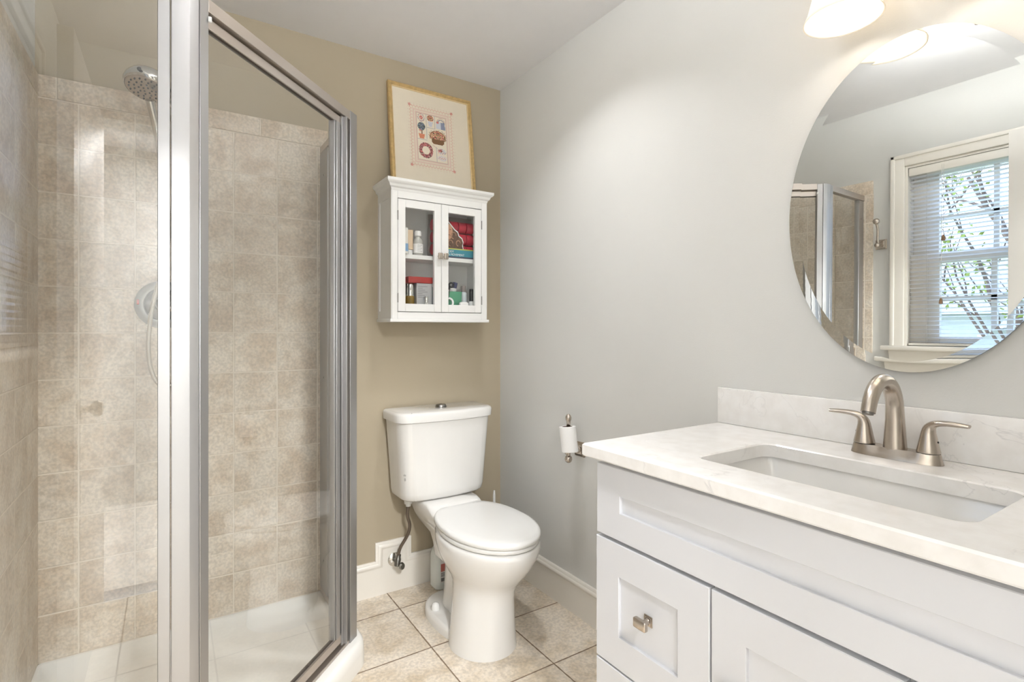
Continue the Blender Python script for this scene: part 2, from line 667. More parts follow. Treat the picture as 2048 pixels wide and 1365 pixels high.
def text_mesh(name, body, size, mat, parent, loc, rot, align='CENTER', extrude=0.0003, sx=1.0):
    c = bpy.data.curves.new(name + '_curve', 'FONT')
    c.body = body
    c.size = size
    c.align_x = align
    c.extrude = extrude
    tmp = bpy.data.objects.new(name + '_tmp', c)
    COL.objects.link(tmp)
    dg = bpy.context.evaluated_depsgraph_get()
    me = bpy.data.meshes.new_from_object(tmp.evaluated_get(dg))
    bpy.data.objects.remove(tmp)
    bpy.data.curves.remove(c)
    mtx = Matrix.Translation(Vector(loc) - ORG[parent.name]) @ rot.to_4x4() @ Matrix.Diagonal((sx, 1, 1, 1))
    me.transform(mtx)
    me.materials.clear()
    me.materials.append(mat)
    o = bpy.data.objects.new(name, me)
    COL.objects.link(o)
    o.parent = parent
    ORG[o.name] = ORG[parent.name].copy()
    return o


# ------------------------------------------------------------------ room shell
H = 2.44
XL = -1.815
YF = -2.45
T = 0.12

fl = MB().box(XL - T, T, YF - 0.0, T, -0.10, 0.0).build('floor', M['floor'])
struct(fl, 'cream stone-look floor tiles with brown grout')
ce = MB().box(XL - T, T, YF - T, T, H, H + 0.10).build('ceiling', M['ceiling'])
struct(ce, 'plain white ceiling')
wbk = MB().box(XL - T, T, 0, T, 0, H).build('wall_back', M['wall_khaki'])
struct(wbk, 'khaki beige wall behind the toilet and shower')
wr = MB().box(0, T, YF - T, 0, 0, H).build('wall_right', M['wall_greige'])
struct(wr, 'pale greige wall with the mirror')
# left wall with the window opening
WY0, WY1, WZ0, WZ1 = -1.83, -1.134, 1.145, 2.085
m = MB()
m.box(XL - T, XL, YF - T, WY0, 0, H)
m.box(XL - T, XL, WY1, 0, 0, H)
m.box(XL - T, XL, WY0, WY1, 0, WZ0)
m.box(XL - T, XL, WY0, WY1, WZ1, H)
wl = struct(m.build('wall_left', M['wall_greige']), 'pale greige wall with the window and shower tiles')
# front wall with the doorway the camera looks in through
DX0, DX1, DZ = -1.74, -0.86, 2.125
m = MB()
m.box(XL, DX0, YF - T, YF, 0, H)
m.box(DX1, 0, YF - T, YF, 0, H)
m.box(DX0, DX1, YF - T, YF, DZ, H)
wf = struct(m.build('wall_front', M['wall_greige']), 'wall with the doorway behind the viewer')
# hall beyond the doorway
m = MB()
m.box(-2.6, 0.6, -4.0, YF - T, -0.10, 0.0)
struct(m.build('floor', M['hall_floor']), 'hall floor')
m = MB()
m.box(-2.6, 0.6, -4.1, -4.0, 0, H)
m.box(-2.7, -2.6, -4.1, YF - T, 0, H)
m.box(0.6, 0.7, -4.1, YF - T, 0, H)
m.box(-2.7, XL - T, YF - T, YF - T + 0.05, 0, H)
m.box(T, 0.7, YF - T, YF - T + 0.05, 0, H)
struct(m.build('wall_hall', M['wall_greige']), 'hall walls')
struct(MB().box(-2.7, 0.7, -4.1, YF - T, H, H + 0.1).build('ceiling', M['ceiling']), 'hall ceiling')

# tile panels are parts of their walls
TT = 0.009
m = MB().box(XL, -0.872, -TT, 0.0, 0.0885, 1.9735)
m.build('tile_panel', M['tile_back'], wbk)
m = MB().box(XL, -0.872, -TT - 0.001, 0.0, 1.9735, 2.048, 0.003)
m.build('tile_border', M['tile_border_back'], wbk)
m = MB().box(XL, XL + TT, -0.985, -TT, 0.0885, 1.9735)
m.build('tile_panel', M['tile_left'], wl)
m = MB().box(XL, XL + TT + 0.001, -0.985, -TT, 1.9735, 2.048, 0.003)
m.build('tile_border', M['tile_border_left'], wl)


# baseboards: nested mitred strips
def offset_line(P, d):
    """offset an open polyline to its right-hand side by d"""
    n = len(P)
    out = []
    for i in range(n):
        p = Vector(P[i])
        ds = []
        if i > 0:
            ds.append((p - Vector(P[i - 1])).normalized())
        if i < n - 1:
            ds.append((Vector(P[i + 1]) - p).normalized())
        ns = [Vector((q.y, -q.x)) for q in ds]
        if len(ns) == 1:
            out.append(p + ns[0] * d)
        else:
            b = (ns[0] + ns[1]).normalized()
            out.append(p + b * (d / max(0.2, b.dot(ns[0]))))
    return out


def baseboard(name, path, to3, label):
    prof = [(0.0, 0.0), (0.0, 0.009), (0.004, 0.012), (0.010, 0.0125), (0.014, 0.0165), (0.020, 0.0185), (0.026, 0.0165),
            (0.030, 0.013), (0.034, 0.0125)]
    m = MB()
    rows = []
    for d, dep in prof:
        rows.append([to3(q.x, q.y, dep) for q in offset_line(path, d)])
    m.loft(rows, False, False, closed=False)
    # flat board under the moulding
    inner = offset_line(path, 0.034)
    top = [to3(q.x, q.y, 0.0125) for q in inner]
    V = [m.bm.verts.new(Vector(p)) for p in top]
    bot = [m.bm.verts.new(Vector(to3(path[0][0], 0.0, 0.0125))), m.bm.verts.new(Vector(to3(path[-1][0], 0.0, 0.0125)))]
    m.bm.faces.new([bot[0]] + V + [bot[1]])
    return struct(m.build(name, M['trim']), label)


bp_path = [(-0.846, 0.153), (-0.664, 0.153), (-0.664, 0.236), (-0.494, 0.236), (-0.494, 0.153), (-0.0125, 0.153)]
baseboard('baseboard_back', bp_path, lambda a, z, d: (a, -d, z), 'white baseboard stepped up around the water valve')
baseboard('baseboard_right', [(0.0, 0.153), (1.33, 0.153)], lambda a, z, d: (-d, -a, z), 'white baseboard between corner and vanity')

# ------------------------------------------------------------------ window (left wall), blind, casing
m = MB()
xo = XL - 0.10
m.box(xo, XL + 0.002, WY0, WY0 + 0.012, WZ0, WZ1)
m.box(xo, XL + 0.002, WY1 - 0.012, WY1, WZ0, WZ1)
m.box(xo, XL + 0.002, WY0 + 0.012, WY1 - 0.012, WZ1 - 0.012, WZ1)
win = struct(m.build('window_1', M['trim']), 'white double-hung window with a blind')
cm = MB()
cw = 0.062
for (y0, y1, z0, z1) in ((WY1, WY1 + cw, WZ0, WZ1 + cw), (WY0 - cw, WY0, WZ0, WZ1 + cw), (WY0, WY1, WZ1, WZ1 + cw)):
    cm.box(XL, XL + 0.016, y0, y1, z0, z1, 0.003)
for (y0, y1, z0, z1) in ((WY1 + cw - 0.02, WY1 + cw, WZ0, WZ1 + cw), (WY0 - cw, WY0 - cw + 0.02, WZ0, WZ1 + cw),
                         (WY0 - cw, WY1 + cw, WZ1 + cw - 0.02, WZ1 + cw)):
    cm.box(XL, XL + 0.024, y0, y1, z0, z1, 0.004)
cm.build('window_casing', M['trim'], win)
sm = MB()
sm.box(xo, XL + 0.055, WY0 - cw - 0.03, WY1 + cw + 0.03, WZ0 - 0.024, WZ0, 0.005)
prof = [(XL, WZ0 - 0.024), (XL + 0.030, WZ0 - 0.024), (XL + 0.030, WZ0 - 0.036), (XL + 0.022, WZ0 - 0.05), (XL + 0.016, WZ0 - 0.075), (XL + 0.012, WZ0 - 0.088), (XL, WZ0 - 0.088)]
sm.prism([(x, WY0 - cw, z) for x, z in prof], (0, WY1 - WY0 + 2 * cw, 0))
sm.build('window_sill', M['trim'], win)


def sash(name, x0, x1, z0, z1, muntz, gy):
    g0, g1 = gy
    m = MB()
    m.box(x0, x1, WY0 + 0.012, g0, z0, z1, 0.003)
    m.box(x0, x1, g1, WY1 - 0.012, z0, z1, 0.003)
    m.box(x0, x1, g0, g1, z0, z0 + 0.05, 0.003)
    m.box(x0, x1, g0, g1, z1 - 0.048, z1, 0.003)
    yc = (g0 + g1) / 2
    m.box(x0 + 0.004, x1 - 0.004, yc - 0.011, yc + 0.011, z0 + 0.05, z1 - 0.048)
    m.box(x0 + 0.004, x1 - 0.004, g0, g1, muntz - 0.011, muntz + 0.011)
    s = m.build(name, M['trim'], win)
    MB().box((x0 + x1) / 2 - 0.002, (x0 + x1) / 2 + 0.002, g0, g1, z0 + 0.05, z1 - 0.048).build('window_pane', M['window_glass'], s)


sash('lower_sash', XL - 0.066, XL - 0.036, WZ0, 1.615, 1.385, (-1.690, -1.272))
sash('upper_sash', XL - 0.098, XL - 0.068, 1.570, WZ1 - 0.012, 1.80, (-1.702, -1.258))

bl = thing('window_blind', (XL - 0.012, -1.482, WZ0), 'white horizontal slat blind hanging in the window', 'blind')
MB().box(XL - 0.030, XL + 0.006, WY0 + 0.016, WY1 - 0.016, WZ1 - 0.056, WZ1 - 0.016, 0.003).build('head_rail', M['trim'], bl)
m = MB()
zt, zb = WZ1 - 0.066, WZ0 + 0.022
ns = 41
for i in range(ns):
    z = zb + (zt - zb) * i / (ns - 1)
    tl = math.radians(10)
    hw = 0.0125
    pts = []
    for q in (-1, -0.5, 0, 0.5, 1):
        pts.append((XL - 0.012 + hw * q * math.cos(tl), z + hw * q * math.sin(tl) + 0.0016 * (1 - q * q)))
    m.loft([[(x, WY0 + 0.018, zz) for x, zz in pts], [(x, WY1 - 0.018, zz) for x, zz in pts]], False, False, closed=False)
m.build('slats', M['blind'], bl, recalc=False)
MB().box(XL - 0.025, XL + 0.001, WY0 + 0.018, WY1 - 0.018, WZ0 + 0.003, WZ0 + 0.015, 0.002).build('bottom_rail', M['trim'], bl)
m = MB()
for y in (WY1 - 0.09, WY0 + 0.09):
    m = MB()
    for dx in (-0.024, 0.002):
        m.tube([(XL - 0.012 + dx, y, WZ0 + 0.012), (XL - 0.012 + dx, y, WZ1 - 0.05)], 0.0011, 6)
    m.build('ladder_cord', M['cord'], bl)
for (y, z) in ((-1.300, 1.70), (-1.292, 1.385)):
    c = MB().tube([(XL + 0.010, y, z), (XL + 0.010, y, WZ1 - 0.03)], 0.0012, 6).build('pull_cord', M['cord'], bl)
    MB().lathe([(0.003, 0.028), (0.006, 0.02), (0.0085, 0.004), (0.0085, 0.0), (0.004, -0.002)], (XL + 0.010, y, z - 0.026), n=14, cap0=True, cap1=True).build('cord_tassel', M['wood_tassel'], c)

# ------------------------------------------------------------------ bathroom door, standing open against the left wall
dl = MB()
dx = -1.700
dl.box(dx - 0.02, dx + 0.02, -2.425, -1.572, 0.012, 2.105, 0.002)
door = struct(dl.build('door_1', M['door_paint']), 'pale flush door standing open in front of the window')
for s in (-1, 1):
    MB().lathe([(0.030, 0.0), (0.030, 0.006), (0.012, 0.010), (0.011, 0.030), (0.024, 0.040), (0.027, 0.052), (0.020, 0.062), (0.004, 0.066)],
               (dx + 0.02 * s, -1.64, 0.95), (s, 0, 0), 24, cap1=True).build('door_knob', M['nickel'], door)
m = MB()
for (x0, x1, z0, z1) in ((DX0 - 0.06, DX0, 0, DZ + 0.06), (DX1, DX1 + 0.06, 0, DZ + 0.06), (DX0, DX1, DZ, DZ + 0.06)):
    m.box(x0, x1, YF, YF + 0.016, z0, z1, 0.003)
struct(m.build('trim_1', M['trim']), 'white casing around the doorway')

# ------------------------------------------------------------------ outside the window
m = MB().box(-40, -3.0, -25, 25, -0.95, -0.9)
g = m.build('lawn', M['lawn'])
tag(g, 'green lawn outside the window', 'lawn')
g['kind'] = 'structure'
hs = thing('neighbour_house', (-15.0, -3.4, -0.9), 'pale grey house with a grey shingle roof beyond the window', 'house')
MB().box(-18, -12, -9.5, 2.5, -0.9, 1.75).build('house_wall', M['siding'], hs)
m = MB()
m.prism([(-18.4, -9.9, 1.7), (-11.6, -9.9, 1.7), (-15, -9.9, 3.5)], (0, 12.8, 0))
m.build('roof', M['roof'], hs)
for y in (-7.2, -5.4, -3.2, -1.0, 0.9):
    f = MB().box(-12.03, -11.96, y - 0.5, y + 0.5, -0.1, 1.3).build('house_window', M['ext_white'], hs)
    MB().box(-11.97, -11.95, y - 0.42, y + 0.42, -0.02, 1.22).build('house_pane', M['house_glass'], f)
random.seed(7)


def branch(m, p, d, L, r, depth, tips):
    pts = [Vector(p)]
    rr = [r]
    d = Vector(d).normalized()
    k = 4
    for i in range(k):
        d = (d + Vector((random.uniform(-.22, .22), random.uniform(-.22, .22), random.uniform(-.05, .22)))).normalized()
        pts.append(pts[-1] + d * (L / k))
        rr.append(r * (1 - 0.55 * (i + 1) / k))
    m.tube(pts, rr, 7)
    if depth == 0:
        tips += pts[2:]
        return
    for i in range(4):
        b = pts[random.choice((2, 3, 4))]
        nd_ = (d + Vector((random.uniform(-1, 1), random.uniform(-1, 1), random.uniform(-.2, .8)))).normalized()
        branch(m, b, nd_, L * random.uniform(.55, .8), r * 0.45, depth - 1, tips)


def tree(loc, h, label, seed):
    random.seed(seed)
    t = thing('garden_tree', loc, label, 'tree', 'trees outside the window')
    m = MB()
    tips = []
    branch(m, loc, (0.02, 0.03, 1), h, 0.09, 3, tips)
    m.build('trunk', M['bark'], t)
    lm = MB()
    for p in tips:
        for _ in range(4):
            q = p + Vector((random.gauss(0, .09), random.gauss(0, .09), random.gauss(0, .08)))
            a = Vector((random.gauss(0, 1), random.gauss(0, 1), random.gauss(0, 1))).normalized() * 0.035
            b_ = a.orthogonal().normalized() * 0.018
            vs = [lm.bm.verts.new(v) for v in (q - a, q + b_, q + a, q - b_)]
            lm.bm.faces.new(vs)
    lf = lm.build('leaves', M['leaf'], t, recalc=False)
    lf['kind'] = 'stuff'


tree((-5.4, -0.95, -0.9), 2.3, 'leafy young tree standing nearest outside the window', 11)
tree((-6.9, 0.6, -0.9), 2.6, 'spreading tree farther off behind the nearest one outside', 5)
random.seed(3)
for i, (x, y) in enumerate(((-7.5, -3.0), (-7.9, -0.8), (-8.2, 1.3))):
    hm = MB()
    for _ in range(900):
        th, ph = random.uniform(0, 2 * PI), random.uniform(0, PI / 2)
        r = random.uniform(0.75, 1.0)
        q = Vector((x + 0.8 * r * math.cos(th) * math.cos(ph), y + 0.9 * r * math.sin(th) * math.cos(ph), -0.9 + 1.1 * r * math.sin(ph)))
        a = Vector((random.gauss(0, 1), random.gauss(0, 1), random.gauss(0, 1))).normalized() * 0.09
        b_ = a.orthogonal().normalized() * 0.06
        hm.bm.faces.new([hm.bm.verts.new(v) for v in (q - a, q + b_, q + a, q - b_)])
    o = hm.build('garden_shrub', M['hedge'], org=(x, y, -0.9), recalc=False)
    tag(o, ['rounded green shrub left of the three below the window', 'rounded green shrub in the middle of the three below the window',
            'rounded green shrub right of the three below the window'][i], 'shrub', 'shrubs outside the window')

# ------------------------------------------------------------------ ceiling lights
dlt = thing('recessed_downlight', (-0.48, -0.84, H), 'round recessed ceiling light above the toilet', 'ceiling light')
MB().lathe([(0.090, 0.0), (0.090, -0.004), (0.072, -0.006), (0.060, 0.0)], (-0.48, -0.84, H), n=40).build('trim_ring', M['trim'], dlt)
MB().lathe([(0.060, -0.001), (0.0001, -0.001)], (-0.48, -0.84, H), n=32).build('lens', M['downlight_lens'], dlt)
add_light('downlight_lamp', 'AREA', (-0.48, -0.84, H - 0.008), P_DOWN, NEUT, dlt, shape='DISK', size=0.10, spread=2.0)

fx, fy, fz = -1.04, -1.627, 2.312
fli = thing('semi_flush_light', (fx, fy, H), 'square frosted glass light hanging below the ceiling, seen in the mirror', 'ceiling light')
m = MB().lathe([(0.055, 0.0), (0.055, -0.012), (0.030, -0.022), (0.008, -0.026), (0.008, fz - H - 0.004), (0.013, fz - H - 0.006), (0.013, fz - H - 0.014), (0.004, fz - H - 0.018)], (fx, fy, H), n=24, cap1=True)
m.build('canopy_stem', M['nickel'], fli)
m = MB()
N = 12
V = []
for i in range(N + 1):
    for j in range(N + 1):
        a, b = i / N * 2 - 1, j / N * 2 - 1
        V.append(m.bm.verts.new((fx + a * 0.115, fy + b * 0.115, fz + 0.018 * (a * a + b * b))))
for i in range(N):
    for j in range(N):
        k = i * (N + 1) + j
        m.bm.faces.new((V[k], V[k + 1], V[k + N + 2], V[k + N + 1]))
m.build('glass_shade', M['flush_glass'], fli, recalc=False)
for sx_ in (-1, 1):
    MB().ball((fx + sx_ * 0.05, fy, fz + 0.040), 0.014).build('bulb', M['bulb'], fli)
    add_light('flush_lamp', 'POINT', (fx + sx_ * 0.05, fy, fz + 0.040), P_FLUSH / 2, NEUT, fli, shadow_soft_size=0.022)

hl = thing('hall_fill_light', (-1.1, -3.2, H), 'added round fill light in the unseen hall outside the doorway', 'ceiling light')
MB().lathe([(0.17, 0.0), (0.17, -0.03), (0.15, -0.05), (0.0001, -0.07)], (-1.1, -3.2, H), n=32).build('lens', M['hall_fill_lens'], hl)
add_light('hall_fill_lamp', 'AREA', (-1.1, -3.2, H - 0.075), P_HALL_FILL, NEUT, hl, shape='DISK', size=0.34)  # added source: front fill for the bathroom through the doorway

# window portal helps sample the sky through the opening; it gives no light of its own
pl = add_light('window_portal', 'AREA', (XL - 0.13, -1.482, 1.615), 1.0, (1, 1, 1), rot=(0, -PI / 2, 0), shape='RECTANGLE', size=0.94, size_y=0.70)
pl.data.cycles.is_portal = True

# ------------------------------------------------------------------ shower pan
SP = [(XL + TT, -0.985), (-1.37, -0.985), (-0.845, -0.45), (-0.845, -TT), (XL + TT, -TT)]


def pan_ring(offs, z, rad):
    return [(x, y, z) for x, y in round_poly(offset_poly(SP, offs), rad)]


pan = tag(MB().build('shower_pan', M['acrylic'], org=(-1.4, -0.4, 0)), 'white acrylic corner shower pan under the glass enclosure', 'shower pan')
m = MB()
RC = [0.01, 0.04, 0.04, 0.01, 0.012]
m.loft([pan_ring([0, 0, 0, 0, 0], 0.0, RC),
        pan_ring([0, 0.001, 0.001, 0, 0], 0.050, RC),
        pan_ring([0.001, 0.004, 0.004, 0, 0], 0.078, RC),
        pan_ring([0.003, 0.012, 0.012, 0, 0], 0.087, RC),
        pan_ring([0.004, 0.022, 0.022, 0, 0.0], 0.0885, RC),
        pan_ring([0.074, 0.070, 0.070, 0.006, 0.006], 0.0885, [0.02, 0.05, 0.05, 0.02, 0.02]),
        pan_ring([0.080, 0.078, 0.078, 0.010, 0.010], 0.086, [0.02, 0.05, 0.05, 0.02, 0.02]),
        pan_ring([0.086, 0.086, 0.086, 0.016, 0.016], 0.076, [0.03, 0.05, 0.05, 0.03, 0.03]),
        pan_ring([0.105, 0.105, 0.105, 0.060, 0.055], 0.042, [0.04, 0.06, 0.06, 0.04, 0.04]),
        pan_ring([0.125, 0.120, 0.120, 0.085, 0.075], 0.034, [0.05, 0.07, 0.07, 0.05, 0.05]),
        [(-1.40 + (x + 1.40) * 0.4, -0.42 + (y + 0.42) * 0.4, 0.028) for x, y, z in pan_ring([0.125, 0.120, 0.120, 0.085, 0.075], 0.034, [0.05, 0.07, 0.07, 0.05, 0.05])]], True, True)
mesh_holder = m.build('shower_pan_body', M['acrylic'], org=(-1.4, -0.4, 0), ang=50)
pan.data = mesh_holder.data
bpy.data.objects.remove(mesh_holder)
MB().lathe([(0.045, 0.0), (0.045, 0.003), (0.03, 0.004), (0.0001, 0.004)], (-1.42, -0.40, 0.028), n=28).build('drain_cover', M['chrome'], pan)

# ------------------------------------------------------------------ shower enclosure
ZB, ZT = 0.0885, 1.972
EN = Vector((1, -1)).normalized()      # outward normal of the diagonal door
ED = Vector((1, 1)).normalized()       # along the diagonal, left to right
A0 = Vector((-1.363, -0.915))


def dp(s, off):
    """point on the door line: s along it, off inward"""
    q = A0 + ED * s - EN * off
    return (q.x, q.y)


enc = thing('shower_enclosure', (-1.14, -0.69, ZB), 'neo-angle glass shower enclosure with satin aluminium frame', 'shower enclosure')


def vprism(pts, z0, z1):
    return MB().prism([(x, y, z0) for x, y in pts], (0, 0, z1 - z0), 0.0012, 1)


# corner posts
vprism([(-1.437, -0.945), (-1.402, -0.945), dp(-0.028, 0.0), dp(-0.028, 0.034), (-1.402, -0.912), (-1.437, -0.912)], ZB, ZT).build('corner_post', M['alu'], enc)
vprism([dp(0.649, 0.0), (-0.872, -0.424), (-0.870, -0.418), (-0.870, -0.372), (-0.903, -0.372), (-0.903, -0.409), dp(0.649, 0.034)], ZB, ZT + 0.003).build('corner_post', M['alu'], enc)
# fixed panel stiles
m = MB()
m.box(-1.462, -1.4385, -0.944, -0.914, ZB, ZT, 0.0012, 1)
m.build('panel_stile', M['alu'], enc)
m = MB()
m.box(-0.902, -0.872, -0.3705, -0.350, ZB, ZT, 0.0012, 1)
m.build('panel_stile', M['alu'], enc)


def wall_jamb(x0, x1, y0, y1, screws):
    j = MB().box(x0, x1, y0, y1, ZB + 0.026, ZT - 0.031, 0.0015, 1).build('wall_jamb', M['alu'], enc)
    for p, ax in screws:
        MB().lathe([(0.0045, 0.0), (0.0042, 0.0015), (0.0025, 0.0022), (0.0001, 0.0022)], p, ax, 12).build('screw', M['nickel_dark'], j)


wall_jamb(-0.905, -0.880, -0.128, -TT - 0.0005, [((-0.905, -0.075, z), (-1, 0, 0)) for z in (1.84, 1.0, 0.24)])
wall_jamb(XL + TT + 0.0005, XL + 0.062, -0.940, -0.916, [((XL + 0.04, -0.940, z), (0, -1, 0)) for z in (1.84, 1.0, 0.24)])
# rails of the fixed panels
for z0, z1 in ((ZT - 0.030, ZT), (ZB, ZB + 0.026)):
    MB().box(XL + TT + 0.0005, -1.463, -0.944, -0.914, z0, z1, 0.0012, 1).build('panel_rail', M['alu_h'], enc)
    MB().box(-0.905, -0.873, -0.349, -TT - 0.0005, z0, z1, 0.0012, 1).build('panel_rail', M['alu_h'], enc)
# fixed glass
MB().box(XL + 0.062, -1.462, -0.932, -0.926, ZB + 0.026, ZT - 0.030).build('glass_panel', M['shower_glass'], enc)
MB().box(-0.891, -0.885, -0.350, -0.128, ZB + 0.026, ZT - 0.030).build('glass_panel', M['shower_glass'], enc)


def dprism(s0, s1, o0, o1, z0, z1, bev=0.0012):
    return MB().prism([dp(s0, o0) + (z0,), dp(s1, o0) + (z0,), dp(s1, o1) + (z0,), dp(s0, o1) + (z0,)], (0, 0, z1 - z0), bev, 1)


dprism(0.0, 0.648, 0.0, 0.036, ZT - 0.031, ZT - 0.0005).build('header', M['alu_h'], enc)
th = dprism(0.0, 0.648, 0.004, 0.050, ZB, ZB + 0.012)
th.merge(dprism(0.0, 0.648, 0.034, 0.050, ZB + 0.012, ZB + 0.026).bm)
th.build('threshold', M['alu_h'], enc)
# the door
dr = dprism(-0.0265, 0.0, 0.0, 0.030, ZB + 0.014, ZT - 0.002).build('shower_door', M['alu'], enc)
m = dprism(0.0, 0.618, 0.012, 0.034, ZT - 0.062, ZT - 0.037)
m.build('door_rail', M['alu_h'], dr)
m = dprism(0.0, 0.618, 0.010, 0.032, ZB + 0.028, ZB + 0.056)
m.build('door_rail', M['alu_h'], dr)
m = dprism(0.564, 0.600, 0.012, 0.034, ZB + 0.056, ZT - 0.062)
m.merge(dprism(0.572, 0.594, 0.007, 0.012, ZB + 0.056, ZT - 0.062).bm)
m.build('latch_stile', M['alu'], dr)
dprism(0.6005, 0.6135, 0.016, 0.034, ZB + 0.030, ZT - 0.037, 0.0).build('seal_strip', M['gasket'], dr)
m = dprism(0.614, 0.6185, -0.006, 0.034, ZB + 0.018, ZT - 0.033)
m.merge(dprism(0.602, 0.6140, 0.006, 0.012, ZB + 0.018, ZT - 0.033).bm)
m.build('edge_pull', M['alu'], dr)
dprism(0.0, 0.564, 0.020, 0.026, ZB + 0.056, ZT - 0.062, 0.0).build('door_glass', M['shower_glass'], dr)
for z0 in (ZT - 0.0635,):
    dprism(0.0, 0.564, 0.017, 0.029, z0, z0 + 0.003, 0.0).build('glazing_bead', M['gasket'], dr)
dprism(0.0, 0.564, 0.017, 0.029, ZB + 0.0545, ZB + 0.0575, 0.0).build('glazing_bead', M['gasket'], dr)
# small clip at the top of the hinge stile
q = dp(0.0, -0.003)
MB().box(q[0] - 0.004, q[0] + 0.004, q[1] - 0.004, q[1] + 0.004, 1.915, 1.928, 0.002).build('hinge_clip', M['cab_white'], dr)

# ------------------------------------------------------------------ hand shower and valve
HX, HY, HZ = -1.500, -0.235, 1.985
hd = thing('hand_shower', (HX, -TT, 2.05), 'chrome hand shower on its wall arm in the shower', 'shower head')
nrm = Vector((-0.16, -0.27, -0.95)).normalized()
c0 = Vector((HX, HY, HZ))
head = MB().lathe([(0.0001, 0.058), (0.022, 0.057), (0.045, 0.052), (0.061, 0.042), (0.069, 0.028), (0.071, 0.014), (0.068, 0.004), (0.064, 0.0)], c0, -nrm, 40, sx=1, sy=1)
head = head.build('head', M['chrome'], hd)
MB().lathe([(0.064, 0.001), (0.060, -0.003), (0.0001, -0.004)], c0, -nrm, 40).build('spray_face', M['nickel'], head)
m = MB()
u = nrm.orthogonal().normalized()
v = nrm.cross(u)
for ring, cnt in ((0.012, 5), (0.024, 9), (0.037, 13), (0.051, 20)):
    for k in range(cnt):
        a = 2 * PI * k / cnt + ring * 30
        p = c0 + nrm * 0.0035 + u * ring * math.cos(a) + v * ring * math.sin(a)
        m.lathe([(0.0030, 0.0), (0.0024, 0.002), (0.0001, 0.0022)], p, nrm, 8)
nz = m.build('nozzles', M['rubber'], head)
MB().lathe([(0.006, -0.001), (0.006, 0.003), (0.0001, 0.004)], Vector((HX - 0.020, HY - 0.066, HZ + 0.034)), Vector((-.2, -.9, .2)), 14).build('mode_button', M['rubber'], head)
hp = bez((HX + 0.006, HY - 0.005, HZ - 0.035), (HX + 0.018, HY + 0.035, HZ - 0.085), (HX + 0.028, HY + 0.06, HZ - 0.13), (HX + 0.040, HY + 0.085, HZ - 0.21), 10)
MB().tube(hp, [0.014, 0.0135, 0.013, 0.0125, 0.012, 0.012, 0.012, 0.0125, 0.013, 0.013, 0.012], 16).build('handle', M['chrome'], hd)
br = MB().tube(bez((HX + 0.05, -TT, 2.055), (HX + 0.05, -0.09, 2.06), (HX + 0.05, -0.13, 2.04), (HX + 0.035, -0.168, 1.945), 10), 0.010, 14)
br.lathe([(0.028, 0.0), (0.026, 0.006), (0.012, 0.012)], (HX + 0.05, -TT, 2.055), (0, -1, 0), 24)
br.lathe([(0.018, -0.016), (0.019, 0.0), (0.018, 0.016)], (HX + 0.030, -0.172, 1.905), (0.1, 0.2, -1), 20, cap0=True, cap1=True)
br.build('wall_arm', M['chrome'], hd)
e = hp[-1]
hose = bez(e, (e.x + 0.03, e.y, e.z - 0.25), (-1.440, -0.09, 1.50), (-1.474, -0.085, 1.36), 14)
hose += bez((-1.474, -0.085, 1.36), (-1.505, -0.08, 1.24), (-1.520, -0.078, 1.06), (-1.472, -0.08, 1.005), 16)[1:]
hose += bez((-1.472, -0.08, 1.005), (-1.430, -0.075, 0.96), (-1.38, -0.06, 1.06), (-1.372, -0.06, 1.25), 14)[1:]
hose += bez((-1.372, -0.06, 1.25), (-1.365, -0.06, 1.5), (-1.40, -0.05, 1.9), (-1.452, -0.075, 2.02), 14)[1:]
# spiral ribs: alternate radii along a finely divided hose
fine = []
for a, b_ in zip(hose[:-1], hose[1:]):
    k = max(2, int((b_ - a).length / 0.0035))
    for i in range(k):
        fine.append(a.lerp(b_, i / k))
fine.append(hose[-1])
MB().tube(fine, [0.0078 if i % 2 else 0.0066 for i in range(len(fine))], 10).build('hose', M['hose'], hd)

vx, vz = -1.460, 1.290
sv = thing('shower_valve', (vx, -TT, vz), 'round nickel shower valve plate with a red mark on the tile', 'shower valve')
MB().lathe([(0.087, 0.0), (0.087, 0.004), (0.082, 0.010), (0.066, 0.014), (0.060, 0.013), (0.056, 0.008)], (vx, -TT, vz), (0, -1, 0), 48).build('escutcheon', M['nickel_dark'], sv)
MB().lathe([(0.057, 0.006), (0.052, 0.016), (0.040, 0.030), (0.028, 0.040), (0.024, 0.060), (0.0001, 0.064)], (vx, -TT, vz), (0, -1, 0), 40).build('dial', M['nickel_dark'], sv)
MB().tube([(vx, -0.060, vz), (vx + 0.03, -0.066, vz - 0.02), (vx + 0.07, -0.068, vz - 0.05)], [0.010, 0.009, 0.006], 14).build('lever', M['nickel'], sv)
MB().box(vx - 0.079, vx - 0.072, -0.0245, -0.0205, vz - 0.001, vz + 0.016, 0.001).build('hot_mark', M['red_mark'], sv)

# ------------------------------------------------------------------ toilet
TXC = -0.395


def egg(xc, hw, yb, yf, z, ymid=None, n=48, pw=2.0, pb=2.0):
    """oval outline; yb back (towards the wall), yf front; power pw front, pb back"""
    if ymid is None:
        ymid = yb + (yf - yb) * 0.5
    out = []
    for k in range(n):
        a = 2 * PI * k / n
        c, s = math.cos(a), math.sin(a)
        p = pb if s > 0 else pw
        x = hw * math.copysign(abs(c) ** (2 / p), c)
        yy = abs(s) ** (2 / p)
        y = ymid + (yb - ymid) * yy if s > 0 else ymid + (yf - ymid) * yy
        out.append((xc + x, y, z))
    return out


